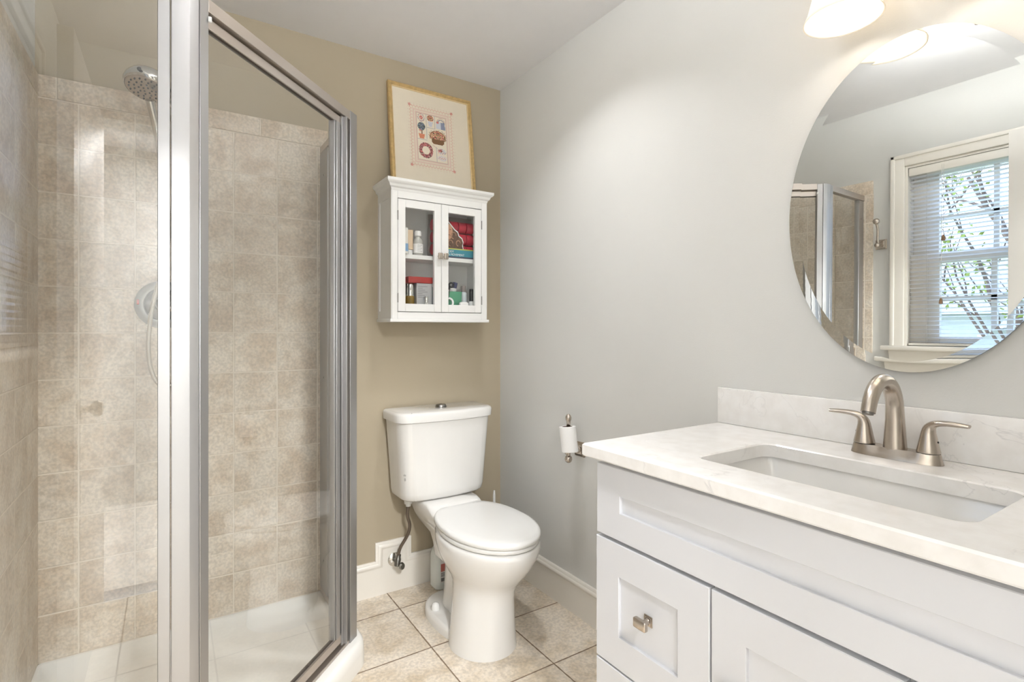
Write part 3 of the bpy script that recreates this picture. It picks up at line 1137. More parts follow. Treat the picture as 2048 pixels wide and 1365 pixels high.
toi = thing('toilet', (TXC, -0.40, 0), 'white two-piece toilet with closed lid in the corner', 'toilet')
m = MB()
m.loft([
    egg(-0.428, 0.129, -0.430, -0.704, 0.000, -0.56),
    egg(-0.428, 0.127, -0.430, -0.703, 0.012, -0.56),
    egg(-0.426, 0.122, -0.425, -0.698, 0.060, -0.56),
    egg(-0.420, 0.115, -0.415, -0.692, 0.130, -0.55),
    egg(-0.415, 0.112, -0.405, -0.688, 0.180, -0.545),
    egg(-0.408, 0.113, -0.385, -0.690, 0.215, -0.54),
    egg(-0.402, 0.122, -0.355, -0.700, 0.240, -0.535),
    egg(-0.397, 0.138, -0.320, -0.717, 0.262, -0.53),
    egg(-0.392, 0.155, -0.290, -0.737, 0.288, -0.525),
    egg(-0.388, 0.171, -0.265, -0.757, 0.318, -0.52),
    egg(-0.386, 0.181, -0.250, -0.774, 0.350, -0.52),
    egg(-0.385, 0.185, -0.245, -0.781, 0.375, -0.52),
    egg(-0.385, 0.184, -0.245, -0.780, 0.388, -0.52),
    egg(-0.385, 0.178, -0.248, -0.774, 0.395, -0.52),
    egg(-0.385, 0.165, -0.255, -0.760, 0.397, -0.52)], True, True)
m.build('bowl', M['ceramic'], toi, ang=60)
# back deck carrying the tank
m = MB()


def deck(z, hw, yb, yf):
    yb = min(yb, -0.15) if z < 0.33 else yb
    return [(x, y, z) for x, y in rrect(-0.392, (yb + yf) / 2, hw, abs(yb - yf) / 2, min(0.045, hw * 0.6))]


m.loft([deck(0.20, 0.060, -0.10, -0.46), deck(0.26, 0.072, -0.09, -0.46), deck(0.31, 0.088, -0.08, -0.44), deck(0.345, 0.105, -0.065, -0.42),
        deck(0.375, 0.118, -0.045, -0.40), deck(0.400, 0.125, -0.035, -0.36), deck(0.425, 0.128, -0.032, -0.315), deck(0.440, 0.127, -0.032, -0.285),
        deck(0.4485, 0.120, -0.040, -0.270)], True, True)
m.build('tank_deck', M['ceramic'], toi, ang=60)
# foot and trapway
m = MB()
m.loft([egg(-0.420, 0.130, -0.185, -0.60, 0.0, -0.36, pw=2.4, pb=2.4), egg(-0.420, 0.130, -0.185, -0.60, 0.022, -0.36, pw=2.4, pb=2.4),
        egg(-0.420, 0.126, -0.190, -0.60, 0.036, -0.36, pw=2.4, pb=2.4), egg(-0.420, 0.116, -0.20, -0.60, 0.042, -0.36, pw=2.4, pb=2.4)], True, True)
m.build('foot', M['ceramic'], toi, ang=60)
m = MB()
m.loft([egg(-0.405, 0.078, -0.235, -0.50, 0.03, -0.36), egg(-0.403, 0.062, -0.225, -0.50, 0.10, -0.36), egg(-0.400, 0.058, -0.22, -0.50, 0.18, -0.36),
        egg(-0.398, 0.066, -0.20, -0.50, 0.26, -0.36), egg(-0.395, 0.075, -0.17, -0.48, 0.34, -0.34)], True, True)
m.build('trapway', M['ceramic'], toi, ang=60)
for sx_ in (-1, 1):
    MB().lathe([(0.018, 0.0), (0.0178, 0.012), (0.015, 0.022), (0.009, 0.028), (0.0001, 0.030)], (-0.420 + sx_ * 0.098, -0.33, 0.041), n=20).build('bolt_cap', M['seat_plastic'], toi)


def dshape(xc, hw, yb, yf, z, r=0.03, bulge=0.02, n=8):
    """tank outline: straight back, softly bowed front"""
    pts = []
    # back right to back left
    base = [(xc + hw, yb), (xc - hw, yb), (xc - hw, yf + bulge)]
    fr = []
    for k in range(1, n):
        t = k / n
        x = xc - hw + 2 * hw * t
        fr.append((x, yf + bulge - bulge * (1 - (2 * t - 1) ** 2)))
    poly = base + fr + [(xc + hw, yf + bulge)]
    rad = [0.012, 0.012, r] + [0.006] * len(fr) + [r]
    return [(x, y, z) for x, y in round_poly(poly, rad, 5)]


m = MB()
tk = []
for z, hw, yf, r in ((0.450, 0.178, -0.190, 0.05), (0.453, 0.190, -0.205, 0.055), (0.462, 0.199, -0.212, 0.055), (0.485, 0.203, -0.216, 0.055), (0.60, 0.211, -0.221, 0.055),
                     (0.72, 0.220, -0.226, 0.055), (0.800, 0.226, -0.229, 0.055)):
    tk.append(dshape(-0.398, hw, -0.024, yf, z, r, 0.024))
m.loft(tk, True, True)
tank = m.build('tank', M['ceramic'], toi, ang=50)
m = MB()
ld = []
for z, d, r in ((0.797, 0.0, 0.055), (0.800, 0.006, 0.06), (0.830, 0.008, 0.06), (0.838, 0.004, 0.058), (0.842, -0.006, 0.05)):
    ld.append(dshape(-0.398, 0.231 + d, -0.020, -0.234 - d, z, r, 0.026))
m.loft(ld, True, True)
lid = m.build('tank_lid', M['ceramic'], toi, ang=50)
MB().lathe([(0.026, 0.0), (0.026, 0.006), (0.022, 0.012), (0.010, 0.015), (0.0001, 0.0155)], (-0.392, -0.115, 0.842), n=28).build('flush_button', M['nickel_dark'], lid)
# small grey maker's mark low on the tank: a star over a short stroke
m = MB()
mx, mz = -0.588, 0.572
yy = -0.2165


def star(cx, cz, r):
    pts = []
    for k in range(10):
        a = PI / 2 + k * PI / 5
        rr = r if k % 2 == 0 else r * 0.45
        pts.append((cx + rr * math.cos(a), cz + rr * math.sin(a)))
    return pts


tilt = 0.30


def onfront(x, z):
    # follow the rounded front-left corner of the tank
    return (x, -0.170 - (x + 0.612) * 1.05, z)


m.prism([onfront(x, z) for x, z in star(-0.5955, 0.574, 0.006)], (-0.0012, -0.0012, 0))
m.prism([onfront(x, z) for x, z in ((-0.5965, 0.562), (-0.593, 0.562), (-0.592, 0.551), (-0.595, 0.548), (-0.597, 0.553))], (-0.0012, -0.0012, 0))
emblem = m.build('emblem', pm('grey_print', (176, 174, 170), 0.5, var=0.05), tank)
# seat ring and lid
m = MB()
m.loft([egg(-0.383, 0.176, -0.262, -0.770, 0.3985, -0.52), egg(-0.383, 0.180, -0.258, -0.776, 0.402, -0.52), egg(-0.383, 0.180, -0.258, -0.776, 0.412, -0.52),
        egg(-0.383, 0.177, -0.262, -0.772, 0.416, -0.52)], True, True)
m.build('seat', M['seat_plastic'], toi, ang=60)
m = MB()


def lidring(z, d):
    pts = egg(-0.382, 0.181 - d, -0.262 + 0.0, -0.782 + d, z, -0.52, pb=2.5)
    return [(x, max(min(y, -0.268 - d), -9), zz) for x, y, zz in pts]


m.loft([lidring(0.4175, 0.004), lidring(0.420, 0.0), lidring(0.430, 0.0), lidring(0.436, 0.004), lidring(0.4395, 0.015), lidring(0.4405, 0.05)], True, True)
lidm = m.build('seat_lid', M['seat_plastic'], toi, ang=60)
for sx_ in (-1, 1):
    MB().box(-0.382 + sx_ * 0.075 - 0.022, -0.382 + sx_ * 0.075 + 0.022, -0.280, -0.266, 0.430, 0.446, 0.005, 3).build('hinge', M['seat_plastic'], toi)

# water supply
ws = thing('water_supply_valve', (-0.578, 0, 0.14), 'chrome angle valve on the baseboard with dark braided hose to the tank', 'water valve')
MB().lathe([(0.031, 0.0125), (0.030, 0.017), (0.022, 0.022), (0.010, 0.024)], (-0.578, 0, 0.148), (0, -1, 0), 32).build('escutcheon', M['chrome'], ws)
m = MB()
m.tube([(-0.578, -0.020, 0.148), (-0.578, -0.062, 0.148)], 0.010, 16)
m.lathe([(0.014, -0.014), (0.014, 0.016), (0.011, 0.020), (0.011, 0.034)], (-0.578, -0.055, 0.148), (0.15, 0, 1), 18, cap0=True, cap1=True)
m.build('valve_body', M['nickel_dark'], ws)
MB().lathe([(0.006, 0.0), (0.006, 0.014), (0.021, 0.016), (0.022, 0.020), (0.018, 0.025), (0.0001, 0.026)], (-0.578, -0.064, 0.140), (0.55, -0.82, -0.12), 24, cap0=True, sx=0.7, sy=1.0).build('handle', M['nickel_dark'], ws)
hp2 = bez((-0.573, -0.055, 0.182), (-0.572, -0.058, 0.23), (-0.532, -0.075, 0.25), (-0.532, -0.085, 0.31), 10) + bez((-0.532, -0.085, 0.31), (-0.532, -0.09, 0.345), (-0.556, -0.095, 0.345), (-0.545, -0.10, 0.410), 10)[1:]
MB().tube(hp2, 0.0072, 12).build('braided_hose', M['hose_dark'], ws)
MB().lathe([(0.012, 0.0), (0.012, 0.010), (0.019, 0.012), (0.020, 0.030), (0.017, 0.040)], (-0.545, -0.10, 0.409), (0, 0, 1), 10, cap0=True, cap1=True).build('coupling_nut', M['seat_plastic'], ws)

# bleach bottle and brush behind the toilet
bb = thing('cleaner_bottle', (-0.357, -0.080, 0), 'white plastic cleaner bottle on the floor behind the toilet', 'bottle')
m = MB()


def brect(z, hx, hy, r):
    return [(x, y, z) for x, y in rrect(-0.357, -0.080, hx, hy, r)]


m.loft([brect(0.0, 0.055, 0.038, 0.02), brect(0.006, 0.060, 0.042, 0.022), brect(0.15, 0.060, 0.042, 0.022), brect(0.18, 0.052, 0.036, 0.022), brect(0.205, 0.026, 0.022, 0.018),
        brect(0.225, 0.017, 0.017, 0.0165), brect(0.24, 0.017, 0.017, 0.0165)], True, True)
m.build('bottle_body', pm('white_hdpe', (232, 236, 232), 0.35, var=0.01), bb)
MB().lathe([(0.020, 0.0), (0.020, 0.022), (0.017, 0.026), (0.0001, 0.026)], (-0.357, -0.080, 0.238), n=20).build('cap', pm('blue_cap', (60, 90, 160), 0.4, var=0.03), bb)
lb = MB().box(-0.397, -0.317, -0.1232, -0.1222, 0.035, 0.140).build('front_label', pm('printed_label', (236, 232, 228), 0.5, var=0.02), bb)
MB().box(-0.396, -0.318, -0.1240, -0.1231, 0.085, 0.120).build('red_band', pm('red_print', (205, 120, 112), 0.5, var=0.1), lb)
m = MB()
for i in range(14):
    x = -0.395 + i * 0.0028
    m.box(x, x + (0.0019 if i % 3 else 0.0011), -0.1240, -0.1231, 0.040, 0.056)
for i in range(4):
    m.box(-0.395, -0.327, -0.1240, -0.1231, 0.062 + i * 0.005, 0.064 + i * 0.005)
m.build('small_print', pm('black_print', (70, 66, 66), 0.5, var=0.05), lb)

tb = thing('toilet_brush', (-0.100, -0.105, 0), 'white toilet brush handle showing behind the toilet near the corner', 'toilet brush')
MB().lathe([(0.046, 0.0), (0.050, 0.004), (0.046, 0.11), (0.043, 0.112), (0.040, 0.105), (0.040, 0.01)], (-0.100, -0.105, 0.0), n=28, cap0=True, cap1=True).build('holder', M['seat_plastic'], tb)
MB().tube([(-0.100, -0.105, 0.02), (-0.100, -0.105, 0.30), (-0.099, -0.104, 0.385), (-0.098, -0.103, 0.405)], [(0.007, 0.007), (0.007, 0.007), (0.011, 0.006), (0.005, 0.004)], 12).build('handle', M['seat_plastic'], tb)

# ------------------------------------------------------------------ wall cabinet
CX0, CX1, CYF, CZ0, CZ1 = -0.647, -0.182, -0.169, 1.245, 1.800
cab = thing('wall_cabinet', ((CX0 + CX1) / 2, 0, 1.232), 'white wall cabinet with two glass doors above the toilet', 'cabinet')
m = MB()
m.box(CX0, CX0 + 0.016, CYF + 0.0, 0, CZ0, CZ1, 0.001, 1)
m.box(CX1 - 0.016, CX1, CYF + 0.0, 0, CZ0, CZ1, 0.001, 1)
m.box(CX0 + 0.016, CX1 - 0.016, -0.006, 0, CZ0, CZ1)
m.box(CX0 + 0.016, CX1 - 0.016, CYF + 0.02, -0.006, CZ0, CZ0 + 0.052)
m.box(CX0 + 0.016, CX1 - 0.016, CYF + 0.02, -0.006, CZ1 - 0.020, CZ1)
# face frame
m.box(CX0 + 0.0005, CX0 + 0.026, CYF - 0.001, CYF + 0.017, CZ0, CZ1, 0.001, 1)
m.box(CX1 - 0.026, CX1 - 0.0005, CYF - 0.001, CYF + 0.017, CZ0, CZ1, 0.001, 1)
m.box(CX0 + 0.026, CX1 - 0.026, CYF - 0.001, CYF + 0.017, CZ0, 1.274, 0.001, 1)
m.box(CX0 + 0.026, CX1 - 0.026, CYF - 0.001, CYF + 0.017, 1.765, CZ1, 0.001, 1)
# raised frame on the sides
for xs, s in ((CX0, -1), (CX1, 1)):
    for (y0, y1, z0, z1) in ((CYF, CYF + 0.032, CZ0, CZ1), (-0.022, 0, CZ0, CZ1), (CYF + 0.032, -0.022, CZ0, CZ0 + 0.035), (CYF + 0.032, -0.022, CZ1 - 0.035, CZ1)):
        m.box(xs, xs + s * 0.003, y0, y1, z0, z1)
m.build('carcass', M['cab_white'], cab)
prof = [(0.0, 1.793), (0.003, 1.798), (0.005, 1.806), (0.012, 1.812), (0.016, 1.822), (0.024, 1.828), (0.027, 1.833), (0.027, 1.844)]
m = MB()
m.loft([[(CX0 - d, 0.0, z), (CX0 - d, CYF - d, z), (CX1 + d, CYF - d, z), (CX1 + d, 0.0, z)] for d, z in prof], True, True)
m.build('crown_moulding', M['cab_white'], cab, ang=25)
MB().box(CX0 - 0.010, CX1 + 0.010, CYF - 0.010, 0, 1.232, CZ0, 0.002).build('base_plate', M['cab_white'], cab)
MB().box(CX0 + 0.016, CX1 - 0.016, CYF + 0.03, -0.006, 1.512, 1.530).build('shelf', M['cab_white'], cab)
zd0, zd1 = 1.277, 1.762
for side, (x0, x1) in ((0, (CX0 + 0.0275, -0.4155)), (1, (-0.4140, CX1 - 0.0275))):
    m = MB()
    y0, y1 = CYF - 0.001, CYF + 0.016
    st = 0.034
    m.box(x0, x0 + st, y0, y1, zd0, zd1, 0.001, 1)
    m.box(x1 - st, x1, y0, y1, zd0, zd1, 0.001, 1)
    m.box(x0 + st, x1 - st, y0, y1, zd0, zd0 + st, 0.001, 1)
    m.box(x0 + st, x1 - st, y0, y1, zd1 - st, zd1, 0.001, 1)
    d = m.build('cabinet_door', M['cab_white'], cab)
    MB().box(x0 + st - 0.002, x1 - st + 0.002, CYF + 0.008, CYF + 0.011, zd0 + st - 0.002, zd1 - st + 0.002).build('door_glass', M['cab_glass'], d)
    kx = -0.4155 - 0.013 if side == 0 else -0.4140 + 0.013
    km = MB()
    km.lathe([(0.006, 0.0), (0.006, 0.014)], (kx, y0, 1.527), (0, -1, 0), 14)
    km.box(kx - 0.011, kx + 0.011, y0 - 0.024, y0 - 0.013, 1.527 - 0.014, 1.527 + 0.014, 0.004, 3)
    km.build('knob', M['nickel'], d)
    hx = x0 - 0.001 if side == 0 else x1 + 0.001
    for hz in (1.335, 1.690):
        MB().tube([(hx, y0 - 0.002, hz - 0.020), (hx, y0 - 0.002, hz + 0.020)], 0.0022, 8).build('hinge', M['nickel_dark'], d)

# --- cabinet contents
SH, FLR = 1.530, CZ0 + 0.052


def lathe_part(name, prof, loc, mat, parent, n=24, **kw):
    return MB().lathe(prof, loc, (0, 0, 1), n, cap0=True, cap1=True, **kw).build(name, mat, parent)


clear = pm('cloudy_plastic', (224, 222, 214), 0.2, var=0.02, trans=0.35)
t = thing('lotion_bottle', (-0.502, -0.105, SH), 'clear capped bottle with a white label on the upper shelf', 'bottle')
lathe_part('bottle_body', [(0.021, 0.0), (0.0235, 0.004), (0.0235, 0.068), (0.014, 0.082), (0.011, 0.088)], (-0.502, -0.105, SH), clear, t)
lathe_part('cap', [(0.013, 0.086), (0.017, 0.090), (0.017, 0.106), (0.014, 0.112), (0.0001, 0.113)], (-0.502, -0.105, SH), M['seat_plastic'], t)
l2 = lathe_part('bottle_label', [(0.0238, 0.012), (0.0240, 0.013), (0.0240, 0.052), (0.0238, 0.053)], (-0.502, -0.105, SH), M['paper'], t)
m = MB()
for k in range(5):
    m.box(-0.513, -0.491 - (k % 2) * 0.005, -0.1296, -0.1286, SH + 0.018 + k * 0.007, SH + 0.0195 + k * 0.007)
m.build('label_print', M['label_grey'], l2)
t = thing('cosmetic_tube', (-0.548, -0.120, SH), 'beige cosmetic tube standing left of the clear bottle', 'tube')
m = MB()
m.loft([[(x, y, SH + z) for x, y in rrect(-0.548, -0.120, hx, hy, min(hx, hy) * 0.95)] for z, hx, hy in
        ((0.0, 0.013, 0.013), (0.022, 0.013, 0.013), (0.024, 0.017, 0.016), (0.07, 0.017, 0.009), (0.112, 0.018, 0.002))], True, True)
m.build('tube_body', pm('beige_tube', (214, 190, 160), 0.4, var=0.03), t)
lathe_part('tube_cap', [(0.0142, -0.0), (0.0142, 0.021)], (-0.548, -0.120, SH), M['ceramic'], t)
t = thing('carton_box', (-0.570, -0.085, SH), 'pale blue and white carton at the far left of the upper shelf', 'box')
MB().box(-0.588, -0.566, -0.150, -0.050, SH, SH + 0.115, 0.001, 1).build('carton', pm('carton', (226, 222, 214), 0.6, var=0.03), t)
MB().box(-0.5885, -0.5655, -0.1508, -0.0496, SH + 0.012, SH + 0.045).build('blue_print', pm('blue_print', (130, 165, 200), 0.6, var=0.05), t)
# red hair rollers pack
t = thing('hair_roller_pack', (-0.330, -0.080, SH), 'red hair roller pack with a printed portrait in the cabinet', 'package')
m = MB()
for r in range(3):
    for c in range(5):
        m.tube([(-0.425 + 0.042 * c, -0.092, SH + 0.040 + 0.056 * r), (-0.425 + 0.042 * c + 0.038, -0.092, SH + 0.040 + 0.056 * r)], 0.026, 20)
m.build('rollers', pm('red_foam', (184, 36, 58), 0.5, var=0.06, vscale=20), t)
MB().box(-0.432, -0.206, -0.062, -0.058, SH, SH + 0.205).build('backing_card', pm('grey_card', (150, 140, 132), 0.6, var=0.03), t)
b1 = MB().box(-0.432, -0.206, -0.1275, -0.1235, SH + 0.0, SH + 0.046).build('printed_band', pm('teal_print', (62, 142, 160), 0.45, var=0.02), t)
MB().box(-0.432, -0.206, -0.1280, -0.1272, SH + 0.041, SH + 0.046).build('lime_stripe', pm('lime_print', (190, 196, 92), 0.45, var=0.02), b1)
MB().box(-0.432, -0.206, -0.1280, -0.1272, SH + 0.0, SH + 0.009).build('dark_stripe', pm('navy_print', (62, 66, 86), 0.45, var=0.02), b1)
RXZ = Matrix.Rotation(PI / 2, 3, 'X')
wt = pm('white_print', (236, 240, 240), 0.5, var=0.01)
text_mesh('word_print', '& MOVEMENT', 0.0140, wt, b1, (-0.361, -0.1279, SH + 0.0125), RXZ, 'LEFT', sx=0.95)
text_mesh('word_print', 'BODY', 0.0140, wt, b1, (-0.368, -0.1279, SH + 0.0265), RXZ, 'LEFT', sx=0.95)
# portrait cut-out: hair outline, face, curls
hair = [(-0.428, 0.046), (-0.428, 0.176), (-0.385, 0.178), (-0.362, 0.168), (-0.345, 0.150), (-0.328, 0.132), (-0.312, 0.122), (-0.306, 0.104), (-0.290, 0.094), (-0.283, 0.076), (-0.287, 0.062), (-0.283, 0.046)]
edge = [(x + (0.004 if x > -0.43 else 0), z + (0.004 if z > 0.05 else 0)) for x, z in hair]
MB().prism([(x, -0.1235, SH + z) for x, z in edge], (0, 0.001, 0)).build('portrait_edge', wt, t)
pt = MB().prism([(x, -0.1250, SH + z) for x, z in hair], (0, 0.0012, 0)).build('portrait', pm('brown_hair_print', (104, 78, 62), 0.5, var=0.3, vscale=70), t)
MB().prism([(-0.358 + 0.021 * math.cos(a), -0.1258, SH + 0.122 + 0.036 * math.sin(a)) for a in [2 * PI * k / 20 for k in range(20)]], (0, 0.0006, 0)).build('face', pm('skin_print', (205, 158, 128), 0.5, var=0.04), pt)
m = MB()
for (cx, cz, r) in ((-0.332, 0.106, 0.015), (-0.348, 0.070, 0.014), (-0.308, 0.072, 0.013), (-0.352, 0.096, 0.010)):
    m.tube([(cx + r * math.cos(a) * 0.8, -0.1252, SH + cz + r * math.sin(a)) for a in [k * 2 * PI / 16 for k in range(13)]], 0.0022, 6)
m.build('curls', pm('light_hair_print', (176, 138, 110), 0.5, var=0.15, vscale=50), pt)
m = MB()
dkp = pm('dark_print', (96, 62, 56), 0.5, var=0.05)
m.tube([(-0.3700, -0.1260, SH + 0.1320), (-0.3620, -0.1262, SH + 0.1335)], 0.0012, 6)
m.build('eye', dkp, pt)
m = MB()
m.tube([(-0.3540, -0.1260, SH + 0.1335), (-0.3460, -0.1262, SH + 0.1320)], 0.0012, 6)
m.build('eye', dkp, pt)
m = MB()
m.tube([(-0.3630, -0.1260, SH + 0.1080), (-0.3540, -0.1262, SH + 0.1080)], 0.0014, 6)
m.build('mouth', dkp, pt)

# lower compartment, left
amber = pm('amber_liquid', (148, 118, 48), 0.12, var=0.1, trans=0.2)
for i, (x, y, lab) in enumerate(((-0.578, -0.110, 'short amber bottle with silver cap at the far left of the lower shelf'), (-0.543, -0.118, 'amber perfume bottle with tall silver cap beside the silver box'))):
    t = thing('perfume_bottle', (x, y, FLR), lab, 'bottle', 'perfume bottles in the cabinet')
    lathe_part('bottle_body', [(0.017, 0.0), (0.0185, 0.003), (0.0185, 0.048), (0.0165, 0.051)], (x, y, FLR), amber, t, n=24)
    lathe_part('cap', [(0.0178, 0.051), (0.0178, 0.105), (0.0165, 0.107)], (x, y, FLR), M['chrome'], t, n=24)
t = thing('silver_box', (-0.483, -0.110, FLR), 'silver grey printed carton on the lower shelf under the red box', 'box')
sb = MB().box(-0.522, -0.446, -0.140, -0.050, FLR, FLR + 0.108, 0.001, 1).build('carton', pm('silver_card', (196, 196, 198), 0.3, metal=0.5, var=0.03), t)
m = MB()
for k in range(7):
    m.box(-0.516, -0.470 - (k % 3) * 0.012, -0.1410, -0.1400, FLR + 0.045 + k * 0.008, FLR + 0.0465 + k * 0.008)
m.build('label_print', pm('grey_text_print', (120, 120, 122), 0.5, var=0.05), sb)
t = thing('red_box', (-0.495, -0.10, FLR + 0.108), 'flat dark red box lying on top of the silver carton', 'box')
MB().box(-0.562, -0.446, -0.145, -0.045, FLR + 0.1085, FLR + 0.136, 0.002, 2).build('box_body', pm('red_leatherette', (168, 52, 48), 0.4, var=0.08, vscale=40), t)
t = thing('small_vial', (-0.492, -0.152, FLR), 'small clear vial with a chrome cap in front of the silver carton', 'bottle')
lathe_part('bottle_body', [(0.008, 0.0), (0.009, 0.002), (0.009, 0.020), (0.006, 0.022)], (-0.480, -0.1505, FLR), clear, t, n=16)
lathe_part('cap', [(0.0085, 0.022), (0.0085, 0.048), (0.008, 0.049)], (-0.480, -0.1505, FLR), M['chrome'], t, n=16)
t = thing('toner_bottle', (-0.430, -0.105, FLR), 'blue grey bottle at the right of the silver carton', 'bottle')
lathe_part('bottle_body', [(0.013, 0.0), (0.014, 0.003), (0.014, 0.050), (0.010, 0.054)], (-0.430, -0.105, FLR), pm('blue_grey_plastic', (150, 160, 178), 0.3, var=0.03), t)
lathe_part('cap', [(0.013, 0.054), (0.013, 0.096), (0.0001, 0.098)], (-0.430, -0.105, FLR), pm('sage_plastic', (150, 168, 160), 0.3, var=0.03), t)
# lower compartment, right
t = thing('green_cup', (-0.330, -0.105, FLR), 'green square cup holding small toiletries on the lower shelf', 'cup')
m = MB()
m.loft([[(x, y, FLR + z) for x, y in rrect(-0.330, -0.100, h, h, 0.008)] for z, h in ((0, 0.034), (0.003, 0.036), (0.078, 0.038), (0.078, 0.0355), (0.006, 0.034))], True, True)
m.build('cup_body', pm('green_plastic', (92, 160, 126), 0.35, var=0.02), t)
t = thing('navy_bottle', (-0.315, -0.098, FLR + 0.078), 'navy and white tube leaning in the green cup', 'tube')
m1 = MB().tube([(-0.330, -0.10, FLR + 0.02), (-0.318, -0.10, FLR + 0.095)], 0.014, 18)
m1.build('tube_body', M['seat_plastic'], t)
MB().tube([(-0.3178, -0.10, FLR + 0.0955), (-0.311, -0.10, FLR + 0.122)], 0.012, 18).build('tube_cap', pm('navy_plastic', (58, 62, 98), 0.35, var=0.03), t)
t = thing('bandage_roll', (-0.352, -0.10, FLR + 0.07), 'small white roll resting in the top of the green cup', 'roll')
MB().lathe([(0.012, -0.012), (0.022, -0.012), (0.022, 0.012), (0.012, 0.012), (0.012, -0.012)], (-0.352, -0.098, FLR + 0.080), (0.3, 1, 0.1), 28).build('roll_body', M['paper'], t)
t = thing('scissors', (-0.372, -0.125, FLR + 0.05), 'dark handled scissors standing left of the green cup', 'scissors')
m = MB()
for (cx, cz) in ((-0.379, 0.093), (-0.356, 0.106)):
    m.tube([(cx + 0.012 * math.cos(a), -0.150, FLR + cz + 0.010 * math.sin(a)) for a in [k * 2 * PI / 16 for k in range(17)]], 0.0035, 8)
m.build('finger_loops', M['rubber'], t)
m = MB()
m.tube([(-0.379, -0.150, FLR + 0.083), (-0.375, -0.150, FLR + 0.004)], [(0.003, 0.002), (0.004, 0.0015)], 8)
m.tube([(-0.360, -0.148, FLR + 0.096), (-0.380, -0.148, FLR + 0.004)], [(0.003, 0.002), (0.004, 0.0015)], 8)
m.build('blades', M['nickel_dark'], t)
t = thing('tape_roll', (-0.370, -0.153, FLR), 'white tape roll standing on edge before the green cup', 'roll')
MB().lathe([(0.017, -0.006), (0.025, -0.006), (0.025, 0.006), (0.017, 0.006), (0.017, -0.006)], (-0.366, -0.157 + 0.018, FLR + 0.0252), (0.25, 1, 0), 32).build('roll_body', M['paper'], t)
t = thing('spray_bottle', (-0.268, -0.10, FLR), 'slim pale bottle with a grey cap right of the green cup', 'bottle')
lathe_part('bottle_body', [(0.015, 0), (0.016, 0.003), (0.016, 0.074), (0.011, 0.080)], (-0.268, -0.10, FLR), pm('pale_plastic', (214, 222, 226), 0.3, var=0.03), t)
lathe_part('cap', [(0.012, 0.080), (0.012, 0.106), (0.010, 0.109)], (-0.268, -0.10, FLR), pm('taupe_plastic', (140, 130, 126), 0.4, var=0.03), t)
t = thing('polish_bottle', (-0.230, -0.115, FLR), 'white bottle with a tall black cap at the right edge', 'bottle')
lathe_part('bottle_body', [(0.013, 0), (0.015, 0.004), (0.015, 0.028), (0.009, 0.036)], (-0.238, -0.125, FLR), M['seat_plastic'], t)
lathe_part('cap', [(0.0105, 0.036), (0.0095, 0.092), (0.008, 0.094)], (-0.238, -0.125, FLR), M['rubber'], t)
t = thing('soap_bar', (-0.295, -0.152, FLR), 'small white soap lying in front of the green cup', 'soap')
m = MB()
m.loft([[(x, y, FLR + z) for x, y in rrect(-0.292, -0.1535 + 0.004, hx, hy, min(hx, hy) * 0.95)] for z, hx, hy in ((0, 0.018, 0.006), (0.006, 0.024, 0.010), (0.024, 0.024, 0.010), (0.030, 0.017, 0.006))], True, True)
m.build('soap_body', M['seat_plastic'], t)

# ------------------------------------------------------------------ framed sampler leaning on the wall
PW, PH = 0.427, 0.494
PB = Vector((-0.611, -0.072, 1.8445))
PU = Vector((1, 0, 0))
PV = Vector((0, 0.060, 0.485)).normalized()
PN = Vector((0, -PV.z, PV.y))


def pp(u, v, d):
    return PB + PU * u + PV * v + PN * d


pic = thing('framed_picture', pp(PW / 2, 0, 0), 'gilt framed flower sampler leaning on top of the wall cabinet', 'picture')
fw = 0.021
m = MB()
prof = [(0.0, -0.012), (0.0, 0.006), (0.004, 0.010), (0.012, 0.009), (fw - 0.004, 0.003), (fw - 0.004, -0.002)]
rings = []
for d, hh in prof:
    rings.append([pp(d, d, hh), pp(PW - d, d, hh), pp(PW - d, PH - d, hh), pp(d, PH - d, hh)])
m.loft(rings, False, False)
m.build('frame', M['gold'], pic, ang=20)
m = MB()
prof = [(fw - 0.004, 0.003), (fw - 0.003, 0.0045), (fw, 0.0025), (fw, -0.004)]
m.loft([[pp(d, d, hh), pp(PW - d, d, hh), pp(PW - d, PH - d, hh), pp(d, PH - d, hh)] for d, hh in prof], False, False)
m.build('inner_lip', M['gold_light'], pic, ang=20)
m = MB()
m.prism([pp(0.002, 0.002, -0.012), pp(PW - 0.002, 0.002, -0.012), pp(PW - 0.002, PH - 0.002, -0.012), pp(0.002, PH - 0.002, -0.012)], PN * 0.010)
m.build('mount', M['mat_board'], pic)
# cross-stitch: a small grid of coloured stitches
AW, AH = 92, 122
random.seed(21)
G = [[None] * AW for _ in range(AH)]


def px_(x, y, c):
    x, y = int(round(x)), int(round(y))
    if 0 <= x < AW and 0 <= y < AH:
        G[y][x] = c


def rect_(x0, y0, x1, y1, c):
    for x in range(x0, x1 + 1):
        px_(x, y0, c)
        px_(x, y1, c)
    for y in range(y0, y1 + 1):
        px_(x0, y, c)
        px_(x1, y, c)


def disc_(cx, cy, rx, ry, cs, p=1.0, inner=0.0):
    for y in range(int(cy - ry), int(cy + ry) + 1):
        for x in range(int(cx - rx), int(cx + rx) + 1):
            q = ((x - cx) / rx) ** 2 + ((y - cy) / ry) ** 2
            if inner <= q <= 1 and random.random() < p:
                px_(x, y, random.choice(cs))


PK, PK2, DR, GN, DG, BL, BR, CRM, RD, GY = ((218, 166, 150), (208, 140, 132), (120, 62, 66), (128, 134, 84), (74, 84, 68), (110, 118, 142), (120, 84, 56), (232, 214, 160), (196, 92, 88), (176, 174, 176))
# ground cloth slightly lighter inside
for y in range(14, AH - 14):
    for x in range(14, AW - 14):
        G[y][x] = (231, 220, 200)
